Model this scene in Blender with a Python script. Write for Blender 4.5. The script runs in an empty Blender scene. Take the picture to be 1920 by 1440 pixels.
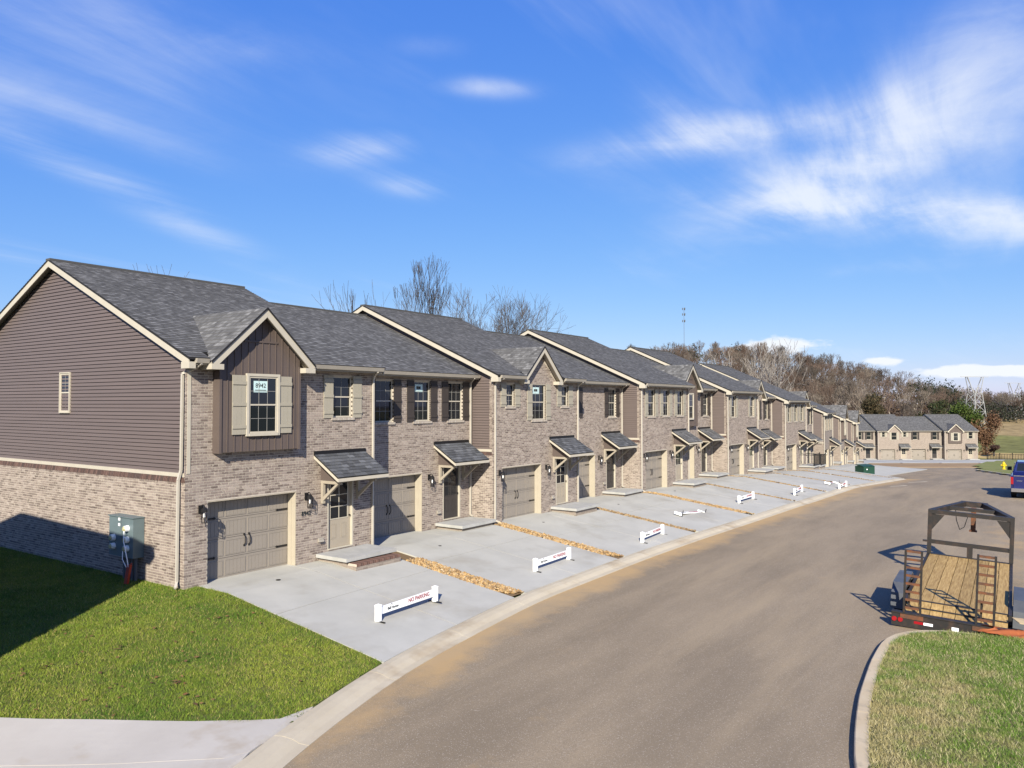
import bpy, math, random
import numpy as np
from mathutils import Vector, Matrix
R = math.radians
random.seed(7); rng = np.random.default_rng(7)
SC = bpy.context.scene; COL = SC.collection

# ------------------------------------------------------------------ camera
CAMZ = 4.454; YAW = R(34.83)
cam = bpy.data.cameras.new('camera'); cam.sensor_width = 36; cam.lens = 27.25
cam.clip_start = .1; cam.clip_end = 6000
co = bpy.data.objects.new('camera', cam); COL.objects.link(co)
co.location = (0, 0, CAMZ); co.rotation_euler = (R(91.5), 0, YAW - R(90)); SC.camera = co
FX, FY = math.cos(YAW), math.sin(YAW)

def du(d, l):
    """metres along the street axis and sideways -> world x, y"""
    return (FX * d + FY * l, FY * d - FX * l)

# ------------------------------------------------------------------ light
SUN = Vector((1.62, 1.0, -1.02)).normalized()
world = bpy.data.worlds.new('World'); SC.world = world; world.use_nodes = True
wn = world.node_tree; wl = wn.links
for n in list(wn.nodes): wn.nodes.remove(n)
def N(nt, t, **k):
    n = nt.nodes.new(t)
    for a, b in k.items():
        if a.startswith('i_'): n.inputs[a[2:].replace('_', ' ')].default_value = b
        else: setattr(n, a, b)
    return n
sky = N(wn, 'ShaderNodeTexSky', sky_type='NISHITA', sun_disc=False)
sky.sun_elevation = math.asin(-SUN.z); sky.sun_rotation = math.atan2(-SUN.x, -SUN.y) % (2 * math.pi)
sky.air_density = 1.0; sky.dust_density = .15; sky.ozone_density = 3.0
bgn = N(wn, 'ShaderNodeBackground'); bgn.inputs[1].default_value = .05
out = N(wn, 'ShaderNodeOutputWorld')
tc = N(wn, 'ShaderNodeTexCoord'); sep = N(wn, 'ShaderNodeSeparateXYZ'); wl.new(tc.outputs['Generated'], sep.inputs[0])
def wm(op, a, b=None, c=None):
    n = N(wn, 'ShaderNodeMath', operation=op)
    for i, q in enumerate((a, b, c)):
        if q is None: continue
        if isinstance(q, (int, float)): n.inputs[i].default_value = q
        else: wl.new(q, n.inputs[i])
    return n.outputs[0]
# thin cirrus sheet: project the view direction on a plane high above
zc = wm('MAXIMUM', wm('ADD', sep.outputs[2], .10), .03)
cx = wm('DIVIDE', sep.outputs[0], zc); cy = wm('DIVIDE', sep.outputs[1], zc)
comb = N(wn, 'ShaderNodeCombineXYZ'); wl.new(cx, comb.inputs[0]); wl.new(cy, comb.inputs[1])
def cloudnoise(scale, loc, rotz, sx, sy, detail, rough, lo, hi, dist=0.0):
    mp = N(wn, 'ShaderNodeMapping'); wl.new(comb.outputs[0], mp.inputs[0])
    mp.inputs['Location'].default_value = loc; mp.inputs['Rotation'].default_value = (0, 0, rotz); mp.inputs['Scale'].default_value = (sx, sy, 1)
    nz = N(wn, 'ShaderNodeTexNoise'); wl.new(mp.outputs[0], nz.inputs['Vector'])
    nz.inputs['Scale'].default_value = scale; nz.inputs['Detail'].default_value = detail; nz.inputs['Roughness'].default_value = rough; nz.inputs['Distortion'].default_value = dist
    mr = N(wn, 'ShaderNodeMapRange', interpolation_type='SMOOTHSTEP'); wl.new(nz.outputs['Fac'], mr.inputs['Value'])
    mr.inputs['From Min'].default_value = lo; mr.inputs['From Max'].default_value = hi
    return mr.outputs[0]
fib = cloudnoise(1.3, (.4, 7.3, 0), R(-30), .40, 1.5, 8, .62, .30, .74, .9)
iso = cloudnoise(2.4, (1.3, 4.1, 0), 0, 1, 1, 9, .62, .25, .80, .4)
fib = wm('ADD', wm('MULTIPLY', fib, .62), wm('MULTIPLY', iso, .38))
fib2 = cloudnoise(.8, (5.2, 2.9, 0), R(-12), .35, 1.2, 6, .6, .54, .82, .6)
def skydir(px, py):
    q = Vector((FX, FY, 0)) * math.cos(R(1.5)) + Vector((0, 0, math.sin(R(1.5)))); rt = Vector((FY, -FX, 0)); up = rt.cross(q)
    return (q + rt * ((px - 960) / 1453.4) - up * ((py - 720) / 1453.4)).normalized(), rt, up
def blob(px, py, hl, hw, ang, w):
    """soft patch of cirrus round one direction of the sky"""
    c, rt, up = skydir(px, py); a = R(ang); k = 1453.4 / c.dot(Vector((FX, FY, 0)))
    A = (rt * math.cos(a) - up * math.sin(a)) * (k / hl); B = (rt * math.sin(a) + up * math.cos(a)) * (k / hw)
    sub = N(wn, 'ShaderNodeVectorMath', operation='SUBTRACT'); wl.new(tc.outputs['Generated'], sub.inputs[0]); sub.inputs[1].default_value = c
    r = []
    for ax in (A, B):
        d = N(wn, 'ShaderNodeVectorMath', operation='DOT_PRODUCT'); wl.new(sub.outputs[0], d.inputs[0]); d.inputs[1].default_value = ax; r.append(wm('MULTIPLY', d.outputs['Value'], d.outputs['Value']))
    return wm('MULTIPLY', wm('POWER', 2.718, wm('MULTIPLY', wm('ADD', r[0], r[1]), -1.0)), w)
env = None
for q in [(1320, 258, 270, 34, -5, .9), (1620, 290, 420, 65, -24, .6), (1800, 270, 280, 70, -8, .5), (1760, 130, 250, 80, -50, .5), (1560, 250, 520, 230, -12, .42), (200, 110, 420, 170, 15, .26), (40, 60, 330, 200, 20, .28), (1640, 390, 360, 32, 9, .85), (1850, 425, 170, 55, 8, .8), (915, 165, 95, 20, 2, .95), (680, 280, 100, 30, -8, .85), (770, 350, 80, 24, 6, .65),
          (200, 345, 560, 40, 27, .62), (150, 215, 190, 30, 15, .3), (1640, 505, 100, 16, 0, .45), (800, 85, 90, 24, 0, .45), (420, 60, 320, 60, 10, .4), (1260, 210, 120, 40, 30, .5)]:
    b_ = blob(*q); env = b_ if env is None else wm('ADD', env, b_)
mask = wm('MULTIPLY', env, wm('ADD', wm('MULTIPLY', fib, .80), .16))
ms_ = N(wn, 'ShaderNodeMapRange', interpolation_type='SMOOTHSTEP'); wl.new(mask, ms_.inputs['Value']); ms_.inputs['From Min'].default_value = .05; ms_.inputs['From Max'].default_value = 1.15
mask = wm('MAXIMUM', wm('MULTIPLY', ms_.outputs[0], .80), wm('MULTIPLY', fib2, .24))
# low white cumulus tops near the horizon
nb = N(wn, 'ShaderNodeTexNoise'); mpb = N(wn, 'ShaderNodeMapping'); wl.new(tc.outputs['Generated'], mpb.inputs[0]); mpb.inputs['Scale'].default_value = (1, 1, 2.6); wl.new(mpb.outputs[0], nb.inputs['Vector'])
nb.inputs['Scale'].default_value = 7; nb.inputs['Detail'].default_value = 6; nb.inputs['Roughness'].default_value = .6
nb.inputs['Scale'].default_value = 16
cenv = None
for q in [(1455, 650, 95, 22, 0, .95), (1660, 676, 40, 10, 0, .8), (1790, 697, 100, 15, 0, .95), (1905, 694, 50, 10, 0, .8), (-300, 600, 260, 30, 0, .9), (2500, 690, 300, 30, 0, .9)]:
    b_ = blob(*q); cenv = b_ if cenv is None else wm('ADD', cenv, b_)
cum = N(wn, 'ShaderNodeMapRange', interpolation_type='SMOOTHSTEP'); wl.new(wm('ADD', cenv, wm('MULTIPLY', wm('SUBTRACT', nb.outputs['Fac'], .5), 1.9)), cum.inputs['Value'])
cum.inputs['From Min'].default_value = .42; cum.inputs['From Max'].default_value = .80
mask = wm('MAXIMUM', mask, wm('MULTIPLY', wm('MULTIPLY', cum.outputs[0], wm('MINIMUM', wm('MULTIPLY', cenv, 3.0), 1.0)), .92))
hs = N(wn, 'ShaderNodeHueSaturation'); hs.inputs['Saturation'].default_value = 1.12; hs.inputs['Value'].default_value = 1.15; wl.new(sky.outputs[0], hs.inputs['Color'])
mixc = N(wn, 'ShaderNodeMix', data_type='RGBA'); wl.new(mask, mixc.inputs['Factor']); tn_ = N(wn, 'ShaderNodeMix', data_type='RGBA', blend_type='MULTIPLY'); tn_.inputs['Factor'].default_value = 1; tn_.inputs['B'].default_value = (1.02, 1.13, 1.62, 1); wl.new(hs.outputs[0], tn_.inputs['A']); sr_ = N(wn, 'ShaderNodeSeparateColor'); cr_ = N(wn, 'ShaderNodeCombineColor'); wl.new(tn_.outputs['Result'], sr_.inputs[0])
for i_, (k_, g_) in enumerate(((.93, .90), (1.50, .684), (5.25, .26))): wl.new(wm('MULTIPLY', wm('POWER', sr_.outputs[i_], g_), k_), cr_.inputs[i_])
wl.new(cr_.outputs[0], mixc.inputs['A']); mixc.inputs['B'].default_value = (10.2, 10.6, 11.2, 1)
wl.new(mixc.outputs['Result'], bgn.inputs[0]); wl.new(bgn.outputs[0], out.inputs[0])

sl = bpy.data.lights.new('sun', 'SUN'); sl.energy = 5.0; sl.angle = R(.5); sl.color = (1, .935, .80)
so = bpy.data.objects.new('sun', sl); COL.objects.link(so); so.rotation_euler = SUN.to_track_quat('-Z', 'Y').to_euler(); so.location = (-30, -20, 40)
vs = SC.view_settings; vs.view_transform = 'Standard'; vs.look = 'None'; vs.exposure = 0.90; vs.gamma = 1; vs.use_curve_mapping = False

# ------------------------------------------------------------------ helpers
class MB:
    def __init__(s): s.v = []; s.f = []; s.t = []; s.uv = []; s.cur = (1, 1, 1); s.hasuv = False
    def add(s, pts, faces, uvs=None):
        b = len(s.v); s.v += [tuple(p) for p in pts]; s.t += [s.cur] * len(pts)
        for k, f in enumerate(faces):
            s.f.append([b + i for i in f])
            if uvs is not None: s.hasuv = True; s.uv += uvs[k]
            else: s.uv += [(0, 0)] * len(f)
        return s
    def quad(s, a, b, c, d, uv=None): return s.add([a, b, c, d], [(0, 1, 2, 3)], None if uv is None else [uv])
    def poly(s, pts, uv=None): return s.add(pts, [tuple(range(len(pts)))], None if uv is None else [uv])
    def box(s, x0, x1, y0, y1, z0, z1):
        p = [(x0, y0, z0), (x1, y0, z0), (x1, y1, z0), (x0, y1, z0), (x0, y0, z1), (x1, y0, z1), (x1, y1, z1), (x0, y1, z1)]
        return s.add(p, [(0, 3, 2, 1), (4, 5, 6, 7), (0, 1, 5, 4), (1, 2, 6, 5), (2, 3, 7, 6), (3, 0, 4, 7)])
    def prism(s, pts, vec):
        n = len(pts); q = [tuple(Vector(p) + Vector(vec)) for p in pts]
        return s.add(list(pts) + q, [tuple(range(n)), tuple(range(2 * n - 1, n - 1, -1))] + [(i, i + n, (i + 1) % n + n, (i + 1) % n) for i in range(n)])
    def tube(s, a, b, r0, r1=None, n=6, caps=True):
        a = Vector(a); b = Vector(b); r1 = r0 if r1 is None else r1
        d = (b - a).normalized(); u = d.orthogonal().normalized(); w = d.cross(u)
        pts = []
        for c, r in ((a, r0), (b, r1)):
            pts += [c + (u * math.cos(2 * math.pi * i / n) + w * math.sin(2 * math.pi * i / n)) * r for i in range(n)]
        fs = [(i, (i + 1) % n, (i + 1) % n + n, i + n) for i in range(n)]
        if caps: fs += [tuple(range(n - 1, -1, -1)), tuple(range(n, 2 * n))]
        return s.add(pts, fs)
    def path(s, pts, r, n=6):
        for a, b in zip(pts, pts[1:]): s.tube(a, b, r, r, n)
        return s
    def lathe(s, prof, c=(0, 0, 0), n=12):
        b = []
        for r, z in prof: b += [(c[0] + r * math.cos(2 * math.pi * i / n), c[1] + r * math.sin(2 * math.pi * i / n), c[2] + z) for i in range(n)]
        fs = []
        for k in range(len(prof) - 1): fs += [(k * n + i, k * n + (i + 1) % n, (k + 1) * n + (i + 1) % n, (k + 1) * n + i) for i in range(n)]
        fs += [tuple(range(n - 1, -1, -1)), tuple(range((len(prof) - 1) * n, len(prof) * n))]
        return s.add(b, fs)
    def mesh(s, name, mat, smooth=False):
        m = bpy.data.meshes.new(name); m.from_pydata(s.v, [], s.f)
        if mat: m.materials.append(mat)
        ca = m.attributes.new('tint', 'FLOAT_COLOR', 'POINT')
        ca.data.foreach_set('color', np.array([(*c, 1) for c in s.t], dtype=np.float32).ravel())
        if s.hasuv:
            u = m.uv_layers.new(name='UVMap'); u.data.foreach_set('uv', np.array(s.uv, dtype=np.float32).ravel())
        m.polygons.foreach_set('use_smooth', [bool(smooth)] * len(m.polygons))
        m.update(); return m
def ob(name, mesh, parent=None, loc=(0, 0, 0), rot=None, scale=None, **pr):
    o = bpy.data.objects.new(name, mesh); COL.objects.link(o); o.location = loc
    if rot is not None: o.rotation_euler = rot
    if scale is not None: o.scale = scale
    if parent: o.parent = parent
    for k, v in pr.items():
        if v is not None: o[k] = v
    return o
def build(b, name, mat, parent=None, loc=(0, 0, 0), rot=None, smooth=False, **pr):
    return ob(name, b.mesh(name, mat, smooth), parent, loc, rot, **pr)
def bx(name, mat, parent, *a, **pr): return build(MB().box(*a), name, mat, parent, **pr)
def thing(name, label, cat, loc=(0, 0, 0), rz=0, group=None):
    return ob(name, None, None, loc, (0, 0, rz), label=label, category=cat, group=group)
def npmesh(name, v, f, mat, tint=None, smooth=False):
    """v (n,3), f (m,k) int"""
    m = bpy.data.meshes.new(name); k = f.shape[1]
    m.vertices.add(len(v)); m.vertices.foreach_set('co', v.astype(np.float32).ravel())
    m.loops.add(f.size); m.loops.foreach_set('vertex_index', f.astype(np.int32).ravel())
    m.polygons.add(len(f)); m.polygons.foreach_set('loop_start', np.arange(0, f.size, k, dtype=np.int32)); m.polygons.foreach_set('loop_total', np.full(len(f), k, dtype=np.int32))
    if mat: m.materials.append(mat)
    if tint is not None:
        ca = m.attributes.new('tint', 'FLOAT_COLOR', 'POINT')
        ca.data.foreach_set('color', np.c_[tint, np.ones(len(v))].astype(np.float32).ravel())
    m.polygons.foreach_set('use_smooth', [bool(smooth)] * len(f))
    m.update(calc_edges=True); m.validate(); return m
_tc = {}
def text_mesh(txt, size, mat, bold=0.0, extrude=.002):
    k = (txt, size, mat.name)
    if k in _tc: return _tc[k]
    c = bpy.data.curves.new('txt', 'FONT'); c.body = txt; c.size = size; c.extrude = extrude; c.offset = bold; c.align_x = 'CENTER'; c.align_y = 'CENTER'
    o = bpy.data.objects.new('txt', c); COL.objects.link(o)
    dg = bpy.context.evaluated_depsgraph_get(); m = bpy.data.meshes.new_from_object(o.evaluated_get(dg))
    bpy.data.objects.remove(o); m.name = 'lettering'; m.materials.clear(); m.materials.append(mat); _tc[k] = m
    return m

# ------------------------------------------------------------------ materials
def M(name, col, rough=.75, col2=None, scale=4, lo=.35, hi=.65, detail=5, bump=0, bscale=60, spec=.3, metal=0, attr=False, mapscale=None, col3=None, scale3=30, lo3=.55, hi3=.7, coat=0, wpos=False):
    m = bpy.data.materials.new(name); m.use_nodes = True; nt = m.node_tree; L = nt.links; p = nt.nodes['Principled BSDF']
    p.inputs['Roughness'].default_value = rough; p.inputs['Specular IOR Level'].default_value = spec; p.inputs['Metallic'].default_value = metal
    if coat: p.inputs['Coat Weight'].default_value = coat; p.inputs['Coat Roughness'].default_value = .08
    t = nt.nodes.new('ShaderNodeTexCoord'); vec = t.outputs['Object']
    if wpos: vec = nt.nodes.new('ShaderNodeNewGeometry').outputs['Position']
    if mapscale:
        mp = nt.nodes.new('ShaderNodeMapping'); mp.inputs['Scale'].default_value = mapscale; L.new(vec, mp.inputs[0]); vec = mp.outputs[0]
    def noise(sc, d=5):
        n = nt.nodes.new('ShaderNodeTexNoise'); n.inputs['Scale'].default_value = sc; n.inputs['Detail'].default_value = d; n.inputs['Roughness'].default_value = .6; L.new(vec, n.inputs['Vector']); return n.outputs['Fac']
    def ramp(f, a, b):
        r = nt.nodes.new('ShaderNodeMapRange'); r.inputs['From Min'].default_value = a; r.inputs['From Max'].default_value = b; L.new(f, r.inputs['Value']); return r.outputs[0]
    base = None
    if attr:
        a = nt.nodes.new('ShaderNodeAttribute'); a.attribute_name = 'tint'; base = a.outputs['Color']
    def mix(f, a, b, mode='MIX'):
        x = nt.nodes.new('ShaderNodeMix'); x.data_type = 'RGBA'; x.blend_type = mode
        for s_, q in (('Factor', f), ('A', a), ('B', b)):
            if isinstance(q, (tuple, list)): x.inputs[s_].default_value = (*q[:3], 1)
            elif isinstance(q, (int, float)): x.inputs[s_].default_value = q
            else: L.new(q, x.inputs[s_])
        return x.outputs['Result']
    if col2 is not None:
        f = ramp(noise(scale, detail), lo, hi); c = mix(f, col, col2)
        base = mix(1.0, base, c, 'MULTIPLY') if attr else c
    elif not attr: base = None
    if col3 is not None:
        f = ramp(noise(scale3, 4), lo3, hi3); base = mix(f, base if base is not None else col, col3)
    if base is None: p.inputs['Base Color'].default_value = (*col, 1)
    else: L.new(base, p.inputs['Base Color'])
    if bump:
        b = nt.nodes.new('ShaderNodeBump'); b.inputs['Strength'].default_value = bump; b.inputs['Distance'].default_value = .02; L.new(noise(bscale), b.inputs['Height']); L.new(b.outputs[0], p.inputs['Normal'])
    return m
def shingle_mat(name, dark, mid, light, bw=.19, rh=.142):
    m = bpy.data.materials.new(name); m.use_nodes = True; nt = m.node_tree; L = nt.links; p = nt.nodes['Principled BSDF']
    p.inputs['Roughness'].default_value = .9; p.inputs['Specular IOR Level'].default_value = .15
    uv = nt.nodes.new('ShaderNodeUVMap'); uv.uv_map = 'UVMap'
    def br(w, off, sq):
        b = nt.nodes.new('ShaderNodeTexBrick'); L.new(uv.outputs[0], b.inputs['Vector']); b.inputs['Scale'].default_value = 1; b.inputs['Brick Width'].default_value = w; b.inputs['Row Height'].default_value = rh
        b.inputs['Mortar Size'].default_value = .004; b.inputs['Mortar Smooth'].default_value = .3; b.offset = off; b.squash = sq; b.squash_frequency = 3
        b.inputs['Color1'].default_value = (0, 0, 0, 1); b.inputs['Color2'].default_value = (1, 1, 1, 1); b.inputs['Mortar'].default_value = (.12, .12, .12, 1); return b
    b1 = br(bw, .37, 1.0); b2 = br(bw * .61, .61, 1.0)
    mx = nt.nodes.new('ShaderNodeMix'); mx.data_type = 'RGBA'; mx.inputs['Factor'].default_value = .45; L.new(b1.outputs['Color'], mx.inputs['A']); L.new(b2.outputs['Color'], mx.inputs['B'])
    cr = nt.nodes.new('ShaderNodeValToRGB'); L.new(mx.outputs['Result'], cr.inputs[0]); e = cr.color_ramp.elements
    e[0].position = .05; e[0].color = (*dark, 1); e[1].position = .95; e[1].color = (*light, 1); k = e.new(.55); k.color = (*mid, 1)
    nz = nt.nodes.new('ShaderNodeTexNoise'); nz.inputs['Scale'].default_value = 1.3; nz.inputs['Detail'].default_value = 4; L.new(uv.outputs[0], nz.inputs['Vector'])
    mr = nt.nodes.new('ShaderNodeMapRange'); mr.inputs['To Min'].default_value = .92; mr.inputs['To Max'].default_value = 1.08; L.new(nz.outputs['Fac'], mr.inputs['Value'])
    m2 = nt.nodes.new('ShaderNodeMix'); m2.data_type = 'RGBA'; m2.blend_type = 'MULTIPLY'; m2.inputs['Factor'].default_value = 1; L.new(cr.outputs[0], m2.inputs['A']); L.new(mr.outputs[0], m2.inputs['B'])
    L.new(m2.outputs['Result'], p.inputs['Base Color'])
    bp = nt.nodes.new('ShaderNodeBump'); bp.inputs['Strength'].default_value = .6; bp.inputs['Distance'].default_value = .01; L.new(mx.outputs['Result'], bp.inputs['Height']); L.new(bp.outputs[0], p.inputs['Normal'])
    return m
def farbrick_mat():
    m = bpy.data.materials.new('far brick'); m.use_nodes = True; nt = m.node_tree; L = nt.links; p = nt.nodes['Principled BSDF']; p.inputs['Roughness'].default_value = .9
    t = nt.nodes.new('ShaderNodeTexCoord'); s_ = nt.nodes.new('ShaderNodeSeparateXYZ'); L.new(t.outputs['Object'], s_.inputs[0])
    a = nt.nodes.new('ShaderNodeMath'); L.new(s_.outputs[0], a.inputs[0]); L.new(s_.outputs[1], a.inputs[1])
    c = nt.nodes.new('ShaderNodeCombineXYZ'); L.new(a.outputs[0], c.inputs[0]); L.new(s_.outputs[2], c.inputs[1])
    b = nt.nodes.new('ShaderNodeTexBrick'); L.new(c.outputs[0], b.inputs['Vector']); b.inputs['Scale'].default_value = 1; b.inputs['Brick Width'].default_value = .204; b.inputs['Row Height'].default_value = .0675; b.inputs['Mortar Size'].default_value = .006
    b.inputs['Color1'].default_value = (.345, .282, .232, 1); b.inputs['Color2'].default_value = (.235, .187, .155, 1); b.inputs['Mortar'].default_value = (.39, .335, .27, 1)
    L.new(b.outputs['Color'], p.inputs['Base Color'])
    bp = nt.nodes.new('ShaderNodeBump'); bp.inputs['Strength'].default_value = .5; bp.inputs['Distance'].default_value = .01; bp.invert = True; L.new(b.outputs['Fac'], bp.inputs['Height']); L.new(bp.outputs[0], p.inputs['Normal'])
    return m
MT = dict(
    brick=M('brick', (1, 1, 1), .9, (.78, .76, .74), 38, attr=True, bump=.12, bscale=90, col3=(.44, .375, .305), scale3=15, lo3=.56, hi3=.66, wpos=True),
    rowlock=M('rowlock brick', (1, 1, 1), .9, (.78, .76, .74), 38, attr=True, bump=.4, bscale=90),
    mortar=M('mortar', (.60, .525, .43), .95, (.54, .47, .385), 9, bump=.4),
    farbrick=farbrick_mat(),
    siding=M('siding', (.165, .128, .116), .55, (.15, .117, .106), 1.2, spec=.35, mapscale=(1, .3, 6)),
    batten=M('batten siding', (.135, .103, .088), .55, (.12, .092, .08), 2, spec=.35),
    trim=M('trim', (.57, .515, .415), .55, (.53, .48, .385), 3),
    muntin=M('muntin', (.33, .32, .29), .5), jamb=M('garage jamb', (.50, .44, .34), .55, (.47, .41, .315), 3), bracket=M('bracket', (.42, .365, .285), .6, (.39, .34, .265), 3),
    gutter=M('gutter', (.40, .36, .30), .45, (.36, .325, .27), 2),
    spout=M('downspout', (.56, .51, .43), .45, (.51, .465, .39), 2),
    tan=M('shutter tan', (.41, .37, .29), .6, (.38, .345, .27), 2.5),
    brown=M('shutter brown', (.062, .05, .043), .55, (.052, .042, .037), 3),
    gdoor=M('garage door', (.315, .275, .23), .5, (.295, .258, .217), 1.5),
    doortan=M('door tan', (.42, .36, .28), .5, (.39, .335, .26), 2),
    doordark=M('door dark', (.055, .048, .045), .45, (.048, .042, .04), 2),
    glass=M('window glass', (.010, .012, .015), .03, spec=.5),
    black=M('black metal', (.014, .013, .013), .45),
    shingle=shingle_mat('shingles', (.085, .083, .081), (.15, .147, .142), (.255, .25, .242)),
    tile=M('canopy shingle', (1, 1, 1), .9, (.8, .8, .8), 40, attr=True, bump=.4, bscale=120, spec=.15),
    drip=M('drip edge', (.02, .019, .02), .7),
    white=M('white plastic', (.80, .80, .79), .35),
    paper=M('paper', (.44, .58, .57), .6),
    ink=M('ink', (.03, .035, .035), .7), red=M('red print', (.30, .015, .035), .6),
    concrete=M('concrete', (.465, .452, .40), .85, (.55, .532, .47), .8, .3, .7, 7, bump=.12, bscale=140, col3=(.40, .375, .315), scale3=.5, lo3=.54, hi3=.75),
    concrete2=M('stoop concrete', (.42, .415, .385), .85, (.50, .49, .46), 3, bump=.15, bscale=120),
    kerb=M('kerb concrete', (.56, .48, .345), .9, (.62, .54, .40), 1.1, bump=.2, bscale=100, col3=(.43, .335, .22), scale3=.7, lo3=.53, hi3=.72),
    tankerb=M('tan kerb concrete', (.62, .49, .31), .9, (.68, .56, .38), 1.3, bump=.25, bscale=90, col3=(.42, .35, .25), scale3=2.2, lo3=.55, hi3=.72),
    walk=M('walk concrete', (.53, .485, .42), .88, (.60, .555, .485), .6, bump=.15, bscale=120, col3=(.45, .38, .29), scale3=.9, lo3=.56, hi3=.75),
    joint=M('joint filler', (.24, .225, .195), .95),
    soil=M('lawn soil', (.085, .115, .02), .95, (.14, .145, .04), 2.2, bump=.6, bscale=30),
    grass=M('grass', (1, 1, 1), .7, attr=True, spec=.2),
    rock=M('gravel', (1, 1, 1), .9, (.8, .78, .75), 25, attr=True),
    steelbox=M('grey green enamel', (.155, .205, .215), .4, (.14, .185, .195), 3),
    pvc=M('grey conduit', (.13, .14, .15), .5), yellow=M('meter glass', (.5, .46, .25), .2), redplastic=M('red plastic', (.42, .05, .03), .45),
    rust=M('rusty steel', (.10, .055, .035), .8, (.20, .075, .03), 6, bump=.3, bscale=40), steel=M('worn dark steel', (.028, .025, .023), .55, (.085, .05, .033), 5, .5, .8, bump=.15),
    plank=M('treated planks', (1.1, 1.1, 1.05), .8, (.64, .58, .48), 2.6, attr=True, mapscale=(.7, 9, 9), bump=.3, bscale=12),
    rubber=M('rubber', (.018, .018, .018), .8), rim=M('rim', (.38, .38, .38), .35, metal=.8), fender=M('fender', (.075, .08, .09), .45, (.10, .105, .115), 3),
    blue=M('blue paint', (.006, .012, .10), .25, coat=1, spec=.5), chrome=M('chrome', (.72, .72, .74), .18, metal=1), lens=M('red lens', (.35, .015, .02), .2),
    green=M('utility green', (.018, .06, .038), .5, (.022, .07, .045), 2), hydr=M('hydrant yellow', (.75, .52, .02), .4), galv=M('galvanised', (.40, .40, .39), .6),
    bark=M('bark', (.07, .058, .052), .95, (.105, .09, .08), 2), palebark=M('pale bark', (.34, .31, .275), .9, (.24, .21, .185), 1.0),
    forest=M('forest', (1, 1, 1), .95, attr=True, spec=.1), leaf=M('leaf', (1, 1, 1), .75, attr=True, spec=.2),
    orange=M('orange tarp', (.42, .12, .035), .7, (.3, .085, .03), 3),
)
def ground_mat():
    m = bpy.data.materials.new('ground'); m.use_nodes = True; nt = m.node_tree; L = nt.links; p = nt.nodes['Principled BSDF']; p.inputs['Roughness'].default_value = .95; p.inputs['Specular IOR Level'].default_value = .1
    a = nt.nodes.new('ShaderNodeAttribute'); a.attribute_name = 'tint'; t = nt.nodes.new('ShaderNodeTexCoord')
    n = nt.nodes.new('ShaderNodeTexNoise'); n.inputs['Scale'].default_value = .25; n.inputs['Detail'].default_value = 8; n.inputs['Roughness'].default_value = .65; L.new(t.outputs['Object'], n.inputs['Vector'])
    r = nt.nodes.new('ShaderNodeMapRange'); r.inputs['From Min'].default_value = .3; r.inputs['From Max'].default_value = .7; r.inputs['To Min'].default_value = .55; r.inputs['To Max'].default_value = 1.45; L.new(n.outputs['Fac'], r.inputs['Value'])
    x = nt.nodes.new('ShaderNodeMix'); x.data_type = 'RGBA'; x.blend_type = 'MULTIPLY'; x.inputs['Factor'].default_value = 1; L.new(a.outputs['Color'], x.inputs['A']); L.new(r.outputs[0], x.inputs['B']); L.new(x.outputs['Result'], p.inputs['Base Color'])
    return m
MT['ground'] = ground_mat()
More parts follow.
